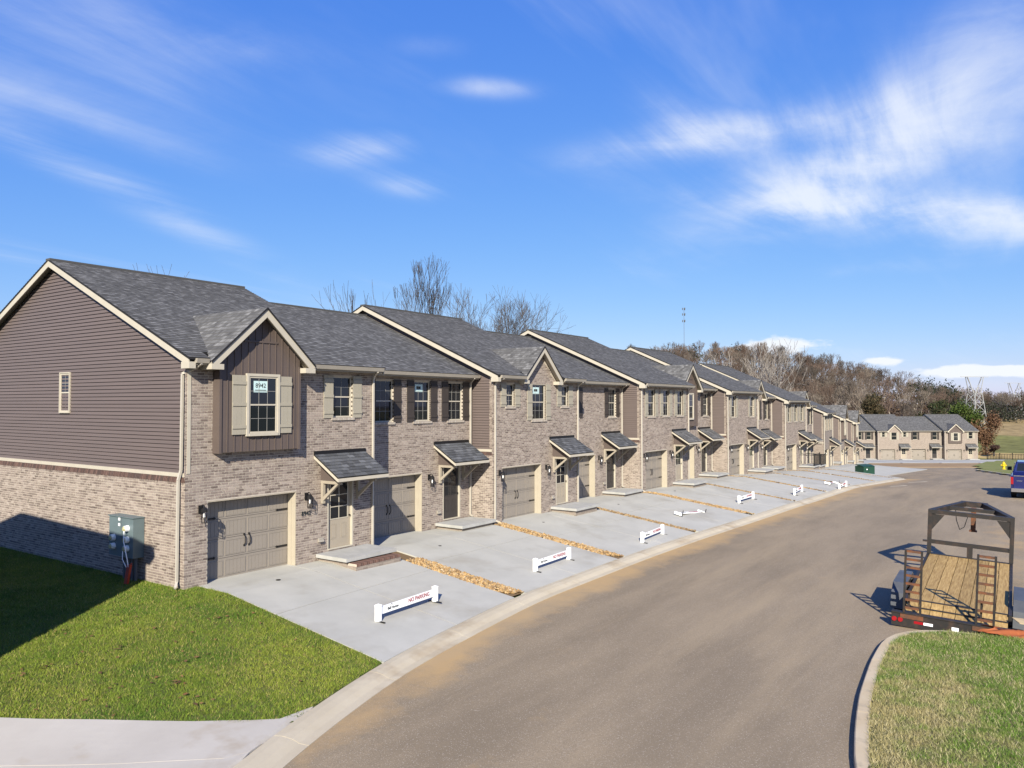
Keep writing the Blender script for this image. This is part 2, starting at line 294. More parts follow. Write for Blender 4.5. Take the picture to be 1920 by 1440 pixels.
def asphalt_mat():
    m = bpy.data.materials.new('asphalt'); m.use_nodes = True; nt = m.node_tree; L = nt.links; p = nt.nodes['Principled BSDF']; p.inputs['Roughness'].default_value = .88; p.inputs['Specular IOR Level'].default_value = .25
    t = nt.nodes.new('ShaderNodeTexCoord')
    def noise(sc, d, r=.6, ms=None):
        n = nt.nodes.new('ShaderNodeTexNoise'); n.inputs['Scale'].default_value = sc; n.inputs['Detail'].default_value = d; n.inputs['Roughness'].default_value = r
        if ms:
            mp = nt.nodes.new('ShaderNodeMapping'); mp.inputs['Scale'].default_value = ms; L.new(t.outputs['Object'], mp.inputs[0]); L.new(mp.outputs[0], n.inputs['Vector'])
        else: L.new(t.outputs['Object'], n.inputs['Vector'])
        return n.outputs['Fac']
    def mr(f, a, b, c=0, d=1):
        r = nt.nodes.new('ShaderNodeMapRange'); r.inputs['From Min'].default_value = a; r.inputs['From Max'].default_value = b; r.inputs['To Min'].default_value = c; r.inputs['To Max'].default_value = d; L.new(f, r.inputs['Value']); return r.outputs[0]
    def mix(f, a, b, mode='MIX'):
        x = nt.nodes.new('ShaderNodeMix'); x.data_type = 'RGBA'; x.blend_type = mode
        for s_, q in (('Factor', f), ('A', a), ('B', b)):
            if isinstance(q, tuple): x.inputs[s_].default_value = (*q, 1)
            elif isinstance(q, (int, float)): x.inputs[s_].default_value = q
            else: L.new(q, x.inputs[s_])
        return x.outputs['Result']
    c = mix(mr(noise(.5, 7, .62, ms=(.35, 1.3, 1)), .38, .62), (.285, .222, .145), (.395, .308, .20))
    v = nt.nodes.new('ShaderNodeTexVoronoi'); v.inputs['Scale'].default_value = 75; L.new(t.outputs['Object'], v.inputs['Vector'])
    sp = nt.nodes.new('ShaderNodeSeparateXYZ'); L.new(v.outputs['Color'], sp.inputs[0])
    c = mix(mr(sp.outputs[0], .0, 1.0, 0, .6), c, (.215, .17, .115), 'MIX'); 
    c = mix(mr(sp.outputs[1], .91, .97, 0, .5), c, (.62, .54, .43))
    a = nt.nodes.new('ShaderNodeAttribute'); a.attribute_name = 'tint'; s2 = nt.nodes.new('ShaderNodeSeparateXYZ'); L.new(a.outputs['Vector'], s2.inputs[0])
    ad = nt.nodes.new('ShaderNodeMath'); L.new(s2.outputs[0], ad.inputs[0]); L.new(mr(noise(.8, 6, .65), .2, .8, -.55, .55), ad.inputs[1])
    c = mix(mr(ad.outputs[0], .30, .95, 0, .85), c, (.56, .375, .175))
    c = mix(mr(noise(.30, 7, .68, (.22, 1.6, 1)), .50, .70, 0, .55), c, (.47, .36, .22))
    L.new(c, p.inputs['Base Color'])
    b = nt.nodes.new('ShaderNodeBump'); b.inputs['Strength'].default_value = .5; b.inputs['Distance'].default_value = .006; L.new(v.outputs['Distance'], b.inputs['Height']); L.new(b.outputs[0], p.inputs['Normal'])
    return m
MT['asphalt'] = asphalt_mat()

# ------------------------------------------------------------------ ground shape
GD = [-60, 0, 40, 50, 62, 70, 83, 100, 120, 150, 180, 260, 400]; GZ = [.0, 0, -.06, -.18, -.80, -1.35, -2.1, -3.1, -4.1, -5.5, -6.0, -6.3, -6.5]
KX = np.array([-9, -4, 0, 3, 5, 6.84, 8.68, 11.29, 14.56, 17.6, 24.7, 29.2, 35.6, 43.5, 56, 68, 90, 400.]); KY = np.array([-5, 2.5, 5.9, 7.75, 8.78, 9.64, 10.3, 11.06, 11.55, 11.92, 12.0, 11.9, 11.6, 11.3, 11.0, 10.4, 9.4, 9.])
# smooth the kerb line
_kx = np.linspace(-9, 120, 650); _ky = np.interp(_kx, KX, KY)
for _ in range(40): _ky[1:-1] = .25 * _ky[:-2] + .5 * _ky[1:-1] + .25 * _ky[2:]
def gz(x, y): return np.interp(FX * x + FY * y, GD, GZ)
def kerb_y(x): return np.interp(x, _kx, _ky)
def ksd(x, y):
    s = np.interp(x, _kx, np.gradient(_ky, _kx)); return (y - kerb_y(x)) / np.sqrt(1 + s * s)
HU = [-3, -.2, .1, .2, .32, .44, .55, .62, .7, .9, 3]; HA = [14, 18, 23, 25, 26, 17, 9.5, 6.5, 5, 4, 4]
def sst(x): x = np.clip(x, 0, 1); return x * x * (3 - 2 * x)
def hz(x, y):
    x = np.asarray(x, float); y = np.asarray(y, float)
    d = FX * x + FY * y; l = FY * x - FX * y
    z = np.interp(d, GD, GZ)
    sd = ksd(x, y)
    c = np.clip(-.68 + .136 * sd, -.75, 0)
    c = np.where(sd < 0, -.75, c)
    c = np.where(x > 71.2, np.clip(-.75 + .19 * (y - 13.2), -.75, 0), c)
    c = c + (-.75 - c) * sst((d - 85) / 25)
    c = c - np.where((x < 10.96) & (sd > 0), np.clip((10.96 - x) * .062, 0, .45) * np.clip(sd / 4, 0, 1), 0)
    A = np.interp(l / np.maximum(d, 60), HU, HA)
    return z + c + A * sst((d - 185) / 170)
ROADZ = -.78
def rz_(x, y): return gz(x, y) + ROADZ

# ground sheet
def grid_sheet(xs, ys, fz):
    X, Y = np.meshgrid(xs, ys, indexing='ij'); Z = fz(X, Y); v = np.stack([X, Y, Z], -1).reshape(-1, 3)
    nx, ny = len(xs), len(ys); i = np.arange(nx - 1)[:, None] * ny + np.arange(ny - 1)[None]
    f = np.stack([i, i + ny, i + ny + 1, i + 1], -1).reshape(-1, 4); return v, f
gx = np.concatenate([np.linspace(-1500, -60, 10), np.arange(-55, -15, 5), np.arange(-14, 130, 1.5), np.arange(132, 520, 7), np.linspace(540, 2600, 14)])
gy = np.concatenate([np.linspace(-1800, -220, 12), np.arange(-210, -30, 9), np.arange(-28, 62, 1.5), np.arange(64, 360, 7), np.linspace(380, 1800, 12)])
v, f = grid_sheet(gx, gy, lambda X, Y: hz(X, Y) - .12)
d_ = FX * v[:, 0] + FY * v[:, 1]; l_ = FY * v[:, 0] - FX * v[:, 1]; u_ = l_ / np.maximum(d_, 30)
tint = np.tile(np.array([.085, .10, .03]), (len(v), 1))
field = (d_ > 150); tint[field] = (.20, .195, .065)
straw = (d_ > 157) & (d_ < 180) & (u_ > .585); tint[straw] = (.55, .40, .17)
straw2 = (d_ > 245) & (u_ > .55); tint[straw2] = (.34, .25, .12)
wood = (d_ > 200) & (u_ < .56) | (d_ > 330); tint[wood] = (.11, .078, .058)
gobj = ob('ground', npmesh('ground', v, f, MT['ground'], tint, True), kind='structure')

# road sheet: lies under kerbs and lawns, which rise above it
rx = np.concatenate([np.arange(-16, 74, .75), np.arange(74, 150, 1.5)]); ry = np.arange(-14, 46, .75)
v, f = grid_sheet(rx, ry, rz_)
sd = ksd(v[:, 0], v[:, 1]); d_ = FX * v[:, 0] + FY * v[:, 1]
cen = v[f].mean(1); cd = FX * cen[:, 0] + FY * cen[:, 1]; cs = ksd(cen[:, 0], cen[:, 1])
keep = (cd < 126) & ((cs < .9) | ((cen[:, 0] > 72) & (cd < 126))) & (cen[:, 1] > -13)
f = f[keep]
dirt = np.clip(1.15 - (-sd - .55) / 1.3, 0, 1) * np.where(v[:, 0] > 11, 1, .55) * np.where(v[:, 0] > 72, .3, 1)
dirt = np.maximum(dirt, .55 * np.clip(1 - np.abs(v[:, 1] - 1.4) / 1.6, 0, 1) * (v[:, 0] > 20.3) * (v[:, 0] < 40))
dirt = np.maximum(dirt, np.clip((d_ - 104) / 4, 0, 1) * 1.6)
ob('road', npmesh('road', v, f, MT['asphalt'], np.stack([dirt] * 3, -1)), kind='structure')

for q, sz in ((du(58.5, 30.6), (1.7, .20)), (du(53.0, 26.4), (1.25, .22))):
    rm = MB(); n_ = 14; ps = [(q[0] + sz[0] * math.cos(t) * (1 + .15 * math.sin(5 * t)) * .6 + .55 * sz[0] * math.cos(t) ** 3, q[1] + sz[1] * math.sin(t) * (1 + .3 * math.sin(3 * t)) - .25 * sz[0] * math.cos(t)) for t in np.linspace(0, 2 * math.pi, n_, endpoint=False)]
    rm.poly([(x, y, float(rz_(x, y)) + .006) for x, y in ps]); build(rm, 'road_mark', M('pale mark', (.55, .46, .33), .9), kind='structure')
# ------------------------------------------------------------------ house pieces
BL, BH, BJ = .189, .0525, .015
PAL = [((.335, .272, .234), 5), ((.375, .308, .266), 4), ((.30, .242, .209), 3), ((.42, .353, .305), 3), ((.225, .177, .153), 1.9), ((.19, .148, .128), .8), ((.26, .207, .18), 2)]
PC = [c for c, _ in PAL]; PW = np.array([w for _, w in PAL]); PW = PW / PW.sum()
def brick_rects(x0, x1, z0, z1, holes, ok=None):
    res = []; row = 0; z = z0; pitch = BL + BJ
    while z < z1 - .02:
        zt = min(z + BH, z1); x = x0 - (pitch / 2 if row % 2 else 0)
        cuts = [(a, b) for a, b, c, d in holes if z < d - .015 and zt > c + .015]
        while x < x1 - .02:
            segs = [(max(x, x0), min(x + BL, x1))]
            for a, b in cuts:
                ns = []
                for p, q in segs:
                    if q <= a or p >= b: ns.append((p, q))
                    else:
                        if a - p > .03: ns.append((p, a))
                        if q - b > .03: ns.append((b, q))
                segs = ns
            for p, q in segs:
                if q - p > .03 and (ok is None or ok((p + q) / 2, (z + zt) / 2)): res.append((p, q, z, zt))
            x += pitch
        z += BH + BJ; row += 1
    return res
_bv = np.array([(0, 0, 0), (1, 0, 0), (1, 0, 1), (0, 0, 1), (0, 1, 0), (1, 1, 0), (1, 1, 1), (0, 1, 1)], float)
_bf = np.array([(0, 1, 2, 3), (1, 5, 6, 2), (4, 0, 3, 7), (3, 2, 6, 7), (1, 0, 4, 5)])
def brick_mesh(rects, frame, name='brick courses', cols=None, mat='brick'):
    """frame(u, w, z) -> xyz where w is depth into the wall"""
    n = len(rects); r = np.array(rects); pr = rng.uniform(-.0015, .0015, n)
    U = r[:, None, 0] + (r[:, None, 1] - r[:, None, 0]) * _bv[None, :, 0]; Z = r[:, None, 2] + (r[:, None, 3] - r[:, None, 2]) * _bv[None, :, 2]
    Wd = pr[:, None] + (.05 - pr[:, None]) * _bv[None, :, 1]
    v = frame(U, Wd, Z).reshape(-1, 3); f = (np.arange(n)[:, None, None] * 8 + _bf[None]).reshape(-1, 4)
    ci = rng.choice(len(PC), n, p=PW); c = np.array(PC)[ci] if cols is None else np.array(cols)[rng.integers(0, len(cols), n)]
    c = c * rng.uniform(.85, 1.15, (n, 1)); return npmesh(name, v, f, MT[mat], np.repeat(c, 8, 0))
def fr_front(U, Wd, Z): return np.stack([U, Wd, Z], -1)
_one = []
for c in PC:
    b = MB(); b.cur = c; b.box(0, BL, 0, .05, 0, BH); _one.append(b.mesh('brick', MT['brick']))
_one_side = []
for c in PC:
    b = MB(); b.cur = c; b.box(0, .05, 0, BL, 0, BH); _one_side.append(b.mesh('brick', MT['brick']))

def wall_cells(b, x0, x1, z0, z1, holes, y, depth):
    xs = sorted({x0, x1, *[a for h in holes for a in h[:2]]}); zs = sorted({z0, z1, *[a for h in holes for a in h[2:]]})
    xs = [x for x in xs if x0 <= x <= x1]; zs = [z for z in zs if z0 <= z <= z1]
    for a, c in zip(xs, xs[1:]):
        for d, e in zip(zs, zs[1:]):
            mx, mz = (a + c) / 2, (d + e) / 2
            if any(h[0] < mx < h[1] and h[2] < mz < h[3] for h in holes): continue
            b.quad((a, y, d), (c, y, d), (c, y, e), (a, y, e))
    for h in holes:
        a, c, d, e = h; Y = y + depth
        b.quad((a, y, d), (a, y, e), (a, Y, e), (a, Y, d)); b.quad((c, y, d), (c, Y, d), (c, Y, e), (c, y, e))
        b.quad((a, y, e), (c, y, e), (c, Y, e), (a, Y, e)); b.quad((a, y, d), (a, Y, d), (c, Y, d), (c, y, d))

_cache = {}
def cached(key, fn):
    if key not in _cache: _cache[key] = fn()
    return _cache[key]
def rr(v): return round(v, 3)

def window(par, x0, x1, z0, z1, y, nx=3, det=2, casing=0, sign=None):
    """x0..x1 opening; y = plane of the sash front"""
    w = rr(x1 - x0); h = rr(z1 - z0); fw = .045; zm = h * .5
    def fr():
        b = MB(); b.box(0, fw, 0, .05, 0, h); b.box(w - fw, w, 0, .05, 0, h); b.box(fw, w - fw, 0, .05, 0, fw); b.box(fw, w - fw, 0, .05, h - fw, h); b.box(fw, w - fw, .004, .046, zm - .02, zm + .02)
        if casing:
            c = casing; b.box(-c, -.001, -.02, .05, -c, h + c); b.box(w + .001, w + c, -.02, .05, -c, h + c); b.box(-.001, w + .001, -.02, .05, h + .001, h + c); b.box(-.001, w + .001, -.035, .05, -c, -.001)
        return b.mesh('window', MT['trim'])
    o = ob('window', cached(('wf', w, h, casing), fr), par, (x0, y, z0))
    for k, (za, zb, yy) in enumerate(((fw, zm - .02, .03), (zm + .02, h - fw, .018))):
        ob('pane', cached(('wp', w, rr(zb - za)), lambda: MB().box(0, w - 2 * fw, 0, .006, 0, zb - za).mesh('pane', MT['glass'])), o, (fw, yy, za))
        if det:
            def mu():
                b = MB(); ww = w - 2 * fw; hh = zb - za; t = .0055
                for i in range(1, nx): b.box(ww * i / nx - t, ww * i / nx + t, 0, .004, 0, hh)
                for i in range(nx): b.box(ww * i / nx + t + .0005, ww * (i + 1) / nx - t - .0005, .0005, .0035, hh / 2 - t, hh / 2 + t)
                return b.mesh('muntin', MT['muntin'])
            ob('muntin', cached(('wm', w, rr(zb - za), nx), mu), o, (fw, yy - .006, za))
    if sign: sign(o, w, h)
    return o
def shutter(par, x0, x1, z0, z1, y, col, det=2):
    w = rr(x1 - x0); h = rr(z1 - z0); m = MT[col]
    def bd():
        b = MB(); n = 3
        for i in range(n): b.box(w * i / n + (.003 if i else 0), w * (i + 1) / n, 0, .022, 0, h)
        b.box(.004, w - .004, .006, .02, .004, h - .004)
        if det < 2:
            for zz in (.10, .48, .84): b.box(0, w, -.02, -.001, h * zz, h * zz + .085)
        return b.mesh('shutter', m)
    o = ob('shutter', cached(('sh', w, h, col, det), bd), par, (x0, y - .024, z0))
    if det == 2:
        for zz in (.10, .48, .84): ob('batten', cached(('bt', w, col), lambda: MB().box(0, w, -.022, -.001, 0, .085).mesh('batten', m)), o, (0, 0, h * zz))
    return o
def sill(par, x0, x1, z, y=0, det=2):
    w = rr(x1 - x0)
    def s():
        b = MB(); n = max(3, int((w + .12) / .067)); st = (w + .12) / n
        for i in range(n):
            b.cur = random.choice([(.52, .46, .39), (.46, .40, .34), (.58, .52, .45)]); b.box(-.06 + i * st, -.06 + (i + 1) * st - .008, -.045, .06, -.075, 0)
        b.cur = (.5, .44, .37); b.box(-.055, w + .05, -.035, .05, -.07, -.008); return b.mesh('window_sill', MT['brick'])
    return ob('window_sill', cached(('si', w), s), par, (x0, y, z))

def garage(par, x0, x1, h, y, det):
    w = rr(x1 - x0); fr = .0
    g = ob('garage_door', cached(('gd', w, rr(h)), lambda: MB().box(0, w, 0, .04, -.06, h).mesh('garage_door', MT['gdoor'])), par, (x0, y, 0))
    nr, nc = 4, 4; sh = h / nr; sw = w / nc
    def pan():
        b = MB(); a = sw * .84; c = sh * .70; n = 5
        for i in range(n): b.box(a * i / n + .004, a * (i + 1) / n - .004, 0, .006, 0, c)
        t = .022; b.box(-t, a + t, -.006, .006, -t, -.003); b.box(-t, a + t, -.006, .006, c + .003, c + t); b.box(-t, -.001, -.006, .006, -.003, c + .003); b.box(a + .001, a + t, -.006, .006, -.003, c + .003)
        return b.mesh('panel', MT['gdoor'])
    if det >= 1:
        pm = cached(('gp', w, rr(h)), pan)
        for r in range(nr):
            for c in range(nc): ob('panel', pm, g, (sw * (c + .08), -.0065, sh * (r + .15)))
        for r in range(1, nr): ob('section_joint', cached(('gj', w), lambda: MB().box(0, w, -.002, .0, -.004, .004).mesh('section_joint', MT['brown'])), g, (0, -.001, sh * r))
    def hin():
        b = MB(); b.box(0, .36, -.018, -.004, -.022, .022); b.prism([(.36, -.018, -.035), (.42, -.018, 0), (.36, -.018, .035), (.33, -.018, 0)], (0, .012, 0)); return b.mesh('strap_hinge', MT['black'])
    hm = cached('hinge', hin)
    for zz in (.27, .77):
        ob('strap_hinge', hm, g, (.02, 0, h * zz)); ob('strap_hinge', hm, g, (w - .02, 0, h * zz), (0, math.pi, 0))
    def han():
        b = MB(); b.path([(0, -.02, -.15), (.012, -.05, -.07), (0, -.06, 0), (.012, -.05, .07), (0, -.02, .15)], .013, 6); b.box(-.02, .02, -.022, -.004, -.17, -.12); b.box(-.02, .02, -.022, -.004, .12, .17); return b.mesh('handle', MT['black'])
    for s_ in (-.075, .075): ob('handle', cached('ghandle', han), g, (w / 2 + s_, 0, h * .44))
    b = MB(); b.box(x0 - .03, x0 - .002, .012, y + .03, -.3, h + .028); b.box(x1 + .002, x1 + .03, .012, y + .03, -.3, h + .028); b.box(x0 - .001, x1 + .001, .012, y + .03, h + .004, h + .029)
    for q0, q1 in ((x0 - .001, x0 + .012), (x1 - .012, x1 + .001)): b.box(q0, q1, y - .16, y - .012, -.3, h)
    build(b, 'door_frame', MT['jamb'], par)
    return g

def entry(par, x0, x1, z0, z1, y, dark, det):
    m = MT['doordark' if dark else 'doortan']; fm = MT['trim']
    b = MB(); b.box(x0, x0 + .05, y - .1, y + .05, z0, z1); b.box(x1 - .05, x1, y - .1, y + .05, z0, z1); b.box(x0 + .05, x1 - .05, y - .1, y + .05, z1 - .05, z1); b.box(x0 + .05, x1 - .05, y - .12, y + .05, z0, z0 + .03)
    build(b, 'door_frame', fm, par)
    a, c = x0 + .053, x1 - .053; w = c - a; h = z1 - z0 - .09
    d = ob('entry_door', cached(('ed', rr(w), rr(h), dark), lambda: MB().box(0, w, 0, .045, 0, h).mesh('entry_door', m)), par, (a, y - .02, z0 + .034))
    gx0, gx1, g0, g1 = .13, w - .13, h * .42, h * .93
    def rim():
        b = MB(); t = .03; b.box(gx0 - t, gx1 + t, -.012, -.001, g0 - t, g0); b.box(gx0 - t, gx1 + t, -.012, -.001, g1, g1 + t); b.box(gx0 - t, gx0, -.012, -.001, g0 + .0005, g1 - .0005); b.box(gx1, gx1 + t, -.012, -.001, g0 + .0005, g1 - .0005)
        mx = (gx0 + gx1) / 2; b.box(mx - .012, mx + .012, -.010, -.003, g0, g1)
        for k in (1, 2): zz = g0 + (g1 - g0) * k / 3; b.box(gx0, mx - .0125, -.009, -.003, zz - .012, zz + .012); b.box(mx + .0125, gx1, -.009, -.003, zz - .012, zz + .012)
        return b.mesh('lite_frame', fm if not dark else m)
    ob('lite_frame', cached(('lf', rr(w), dark), rim), d)
    for i in range(2):
        for k in range(3):
            ob('pane', cached(('dp', rr(w)), lambda: MB().box(.001, (gx1 - gx0) / 2 - .001, -.004, -.001, .001, (g1 - g0) / 3 - .001).mesh('pane', MT['glass'])), d, (gx0 + i * (gx1 - gx0) / 2, 0, g0 + k * (g1 - g0) / 3))
    def lp():
        b = MB(); a2 = w * .24; hh = h * .22; t = .018
        b.box(0, a2, -.006, -.001, 0, t); b.box(0, a2, -.006, -.001, hh - t, hh); b.box(0, t, -.006, -.001, t, hh - t); b.box(a2 - t, a2, -.006, -.001, t, hh - t); b.box(t + .02, a2 - t - .02, -.008, -.001, t + .02, hh - t - .02); return b.mesh('panel', m)
    for i in (0.16, .60): ob('panel', cached(('dl', rr(w), dark), lp), d, (w * i, 0, h * .12))
    ob('door_knob', cached('knob', lambda: MB().tube((0, 0, 0), (0, -.05, 0), .012, .03, 8).mesh('door_knob', MT['black'])), d, (w - .06, 0, h * .44))
    return d

TILES = []
for k in range(5):
    g = (.095, .125, .155, .19, .135)[k]; b = MB(); b.cur = (g * .95, g * .98, g * 1.05)
    b.prism([(0, 0, .010), (0, .138, .0), (0, .138, -.008), (0, 0, -.008)], (.227, 0, 0)); TILES.append(b.mesh('shingle', MT['tile']))
def canopy(par, x0, x1, zt, det):
    """wall at y=0, projects to y=-1.0"""
    y1 = -1.0; zb = zt - .61; cnp = build(MB().prism([(x0, 0, zt), (x0, y1, zb), (x0, y1, zb - .03), (x0, 0, zt - .03)], (x1 - x0, 0, 0)), 'canopy', MT['drip'], par)
    b = MB(); b.box(x0 + .001, x1 - .001, y1 - .02, y1 + .01, zb - .12, zb - .028)
    for xx in (x0, x1 - .03): b.prism([(xx, 0, zt - .031), (xx, y1 + .012, zb - .031), (xx, y1 + .012, zb - .118), (xx, 0, zt - .118)], (.03, 0, 0))
    build(b, 'fascia', MT['trim'], cnp)
    build(MB().box(x0, x1, -.045, -.001, zt - .012, zt + .095), 'flashing', MT['black'], cnp)
    ang = math.atan2(zt - zb, 1.0); ls = math.hypot(zt - zb, 1.0); nr = 8; cw = ls / nr
    if det == 2:
        for r in range(nr):
            x = x0 - (.11 if r % 2 else 0) - random.uniform(0, .04)
            while x < x1 - .02:
                a = max(x, x0); e = min(x + .227, x1)
                if e - a > .03:
                    yy = y1 - .02 + r * cw * math.cos(ang); zz = zb + r * cw * math.sin(ang) - .012
                    ob('shingle', TILES[random.choices(range(5), (3, 3, 2, 1, 3))[0]], cnp, (a, yy, zz + .021), (ang, 0, 0), ((e - a - .013) / .227, 1.0, 1))
                x += .231
    else:
        b = MB()
        for r in range(nr):
            ya = y1 - .015 + r * cw * math.cos(ang); za = zb + r * cw * math.sin(ang) + .012; yb = ya + cw * math.cos(ang); zb2 = zb + (r + 1) * cw * math.sin(ang) + .004
            b.quad((x0, ya, za), (x1, ya, za), (x1, yb, zb2), (x0, yb, zb2), [(x0, r * .142), (x1, r * .142), (x1, (r + 1) * .142), (x0, (r + 1) * .142)]); b.quad((x0, ya, za - .01), (x1, ya, za - .01), (x1, ya, za), (x0, ya, za), [(x0, 0)] * 4)
        build(b, 'shingles', MT['shingle'], cnp)
    for xx in (x0 + .26, x1 - .30):   # gable infill and bracket
        build(MB().prism([(xx, -.002, zt - .75), (xx, -.002, zt - .07), (xx, -.86, zt - .60), (xx, -.86, zt - .75)], (.05, 0, 0)), 'gable_infill', MT['batten'], cnp)
    for xx in (x0 + .27, x1 - .36):
        b = MB(); b.box(xx, xx + .09, -.09, -.002, zt - 1.42, zt - .752); b.box(xx, xx + .09, -.80, -.091, zt - .84, zt - .752)
        b.prism([(xx + .008, -.091, zt - 1.34), (xx + .008, -.091, zt - 1.22), (xx + .008, -.60, zt - .842), (xx + .008, -.70, zt - .842)], (.074, 0, 0))
        build(b, 'bracket', MT['bracket'], cnp)
    return cnp
def lantern(par, x, z):
    def fr():
        b = MB(); b.box(-.055, .055, -.03, 0, .16, .36); b.path([(0, -.03, .31), (0, -.10, .38), (0, -.17, .36), (0, -.17, .30)], .012, 6)
        b.lathe([(.02, .33), (.075, .27), (.08, .22)], (0, -.17, 0), 8)
        for i in range(6):
            a = i * math.pi / 3; b.tube((.075 * math.cos(a), -.17 + .075 * math.sin(a), .22), (.065 * math.cos(a), -.17 + .065 * math.sin(a), -.06), .007, .007, 4)
        for zz, r in ((.215, .078), (.08, .072), (-.06, .068)):
            for i in range(8): a = i * math.pi / 4; c = a + math.pi / 4; b.tube((r * math.cos(a), -.17 + r * math.sin(a), zz), (r * math.cos(c), -.17 + r * math.sin(c), zz), .007, .007, 4)
        return b.mesh('wall_lantern', MT['black'])
    o = ob('wall_lantern', cached('lant', fr), par, (x, -.001, z))
    ob('bulb', cached('bulb', lambda: MB().lathe([(.012, .2), (.02, .14), (.028, .09), (.02, .05), (.004, .04)], (0, -.17, 0), 8).mesh('bulb', MT['white'], True)), o)
    return o
def roof_slope(b, xa, xb, ya, za, yb, zb, crs=.143):
    ls = math.hypot(yb - ya, zb - za); n = max(1, round(ls / crs)); ny, nz_ = -(zb - za) / ls, (yb - ya) / ls
    if nz_ < 0: ny, nz_ = -ny, -nz_
    for i in range(n):
        t0, t1 = i / n, (i + 1) / n; p0 = (ya + (yb - ya) * t0, za + (zb - za) * t0); p1 = (ya + (yb - ya) * t1, za + (zb - za) * t1); e = .012
        q0 = (p0[0] + ny * e, p0[1] + nz_ * e)
        s0, s1 = i * .142 + .002, (i + 1) * .142 - .002
        b.quad((xa, *q0), (xb, *q0), (xb, *p1), (xa, *p1), [(xa, s0), (xb, s0), (xb, s1), (xa, s1)])
        b.quad((xa, *p0), (xb, *p0), (xb, *q0), (xa, *q0), [(xa, s0), (xb, s0), (xb, s0), (xa, s0)])
def spout(par, pts, r=.04):
    b = MB()
    for a, c in zip(pts, pts[1:]): b.tube(a, c, r, r, 4)
    return build(b, 'downspout', MT['spout'], par)

SLOPE = .437; ZE = 5.62
KINDS = {  # windows: (x0, x1, z0, z1, nx, shutters)
    'bay': dict(bay=1, win=[(4.70, 5.48, 4.08, 5.30, 2)]),
    'bay_plain': dict(bay=2, win=[(4.85, 5.73, 3.86, 5.28, 3)]),
    'three': dict(win=[(.90, 1.78, 3.88, 5.30, 3), (2.80, 3.68, 3.88, 5.30, 3), (4.74, 5.62, 3.88, 5.30, 3)]),
    'three_b': dict(win=[(1.03, 1.91, 3.88, 5.30, 3), (2.93, 3.81, 3.88, 5.30, 3), (4.79, 5.67, 3.88, 5.30, 3)]),
    'two': dict(win=[(.88, 1.76, 3.86, 5.28, 3), (4.72, 5.60, 3.86, 5.28, 3)]),
    'dormer': dict(dorm=1, win=[(.85, 1.44, 4.40, 5.28, 2), (2.68, 3.72, 3.85, 5.30, 3), (4.96, 5.55, 4.40, 5.28, 2)]),
    'dormer_dark': dict(dorm=1, win=[(2.68, 3.72, 3.85, 5.30, 3), (4.96, 5.84, 3.86, 5.28, 3)]),
}
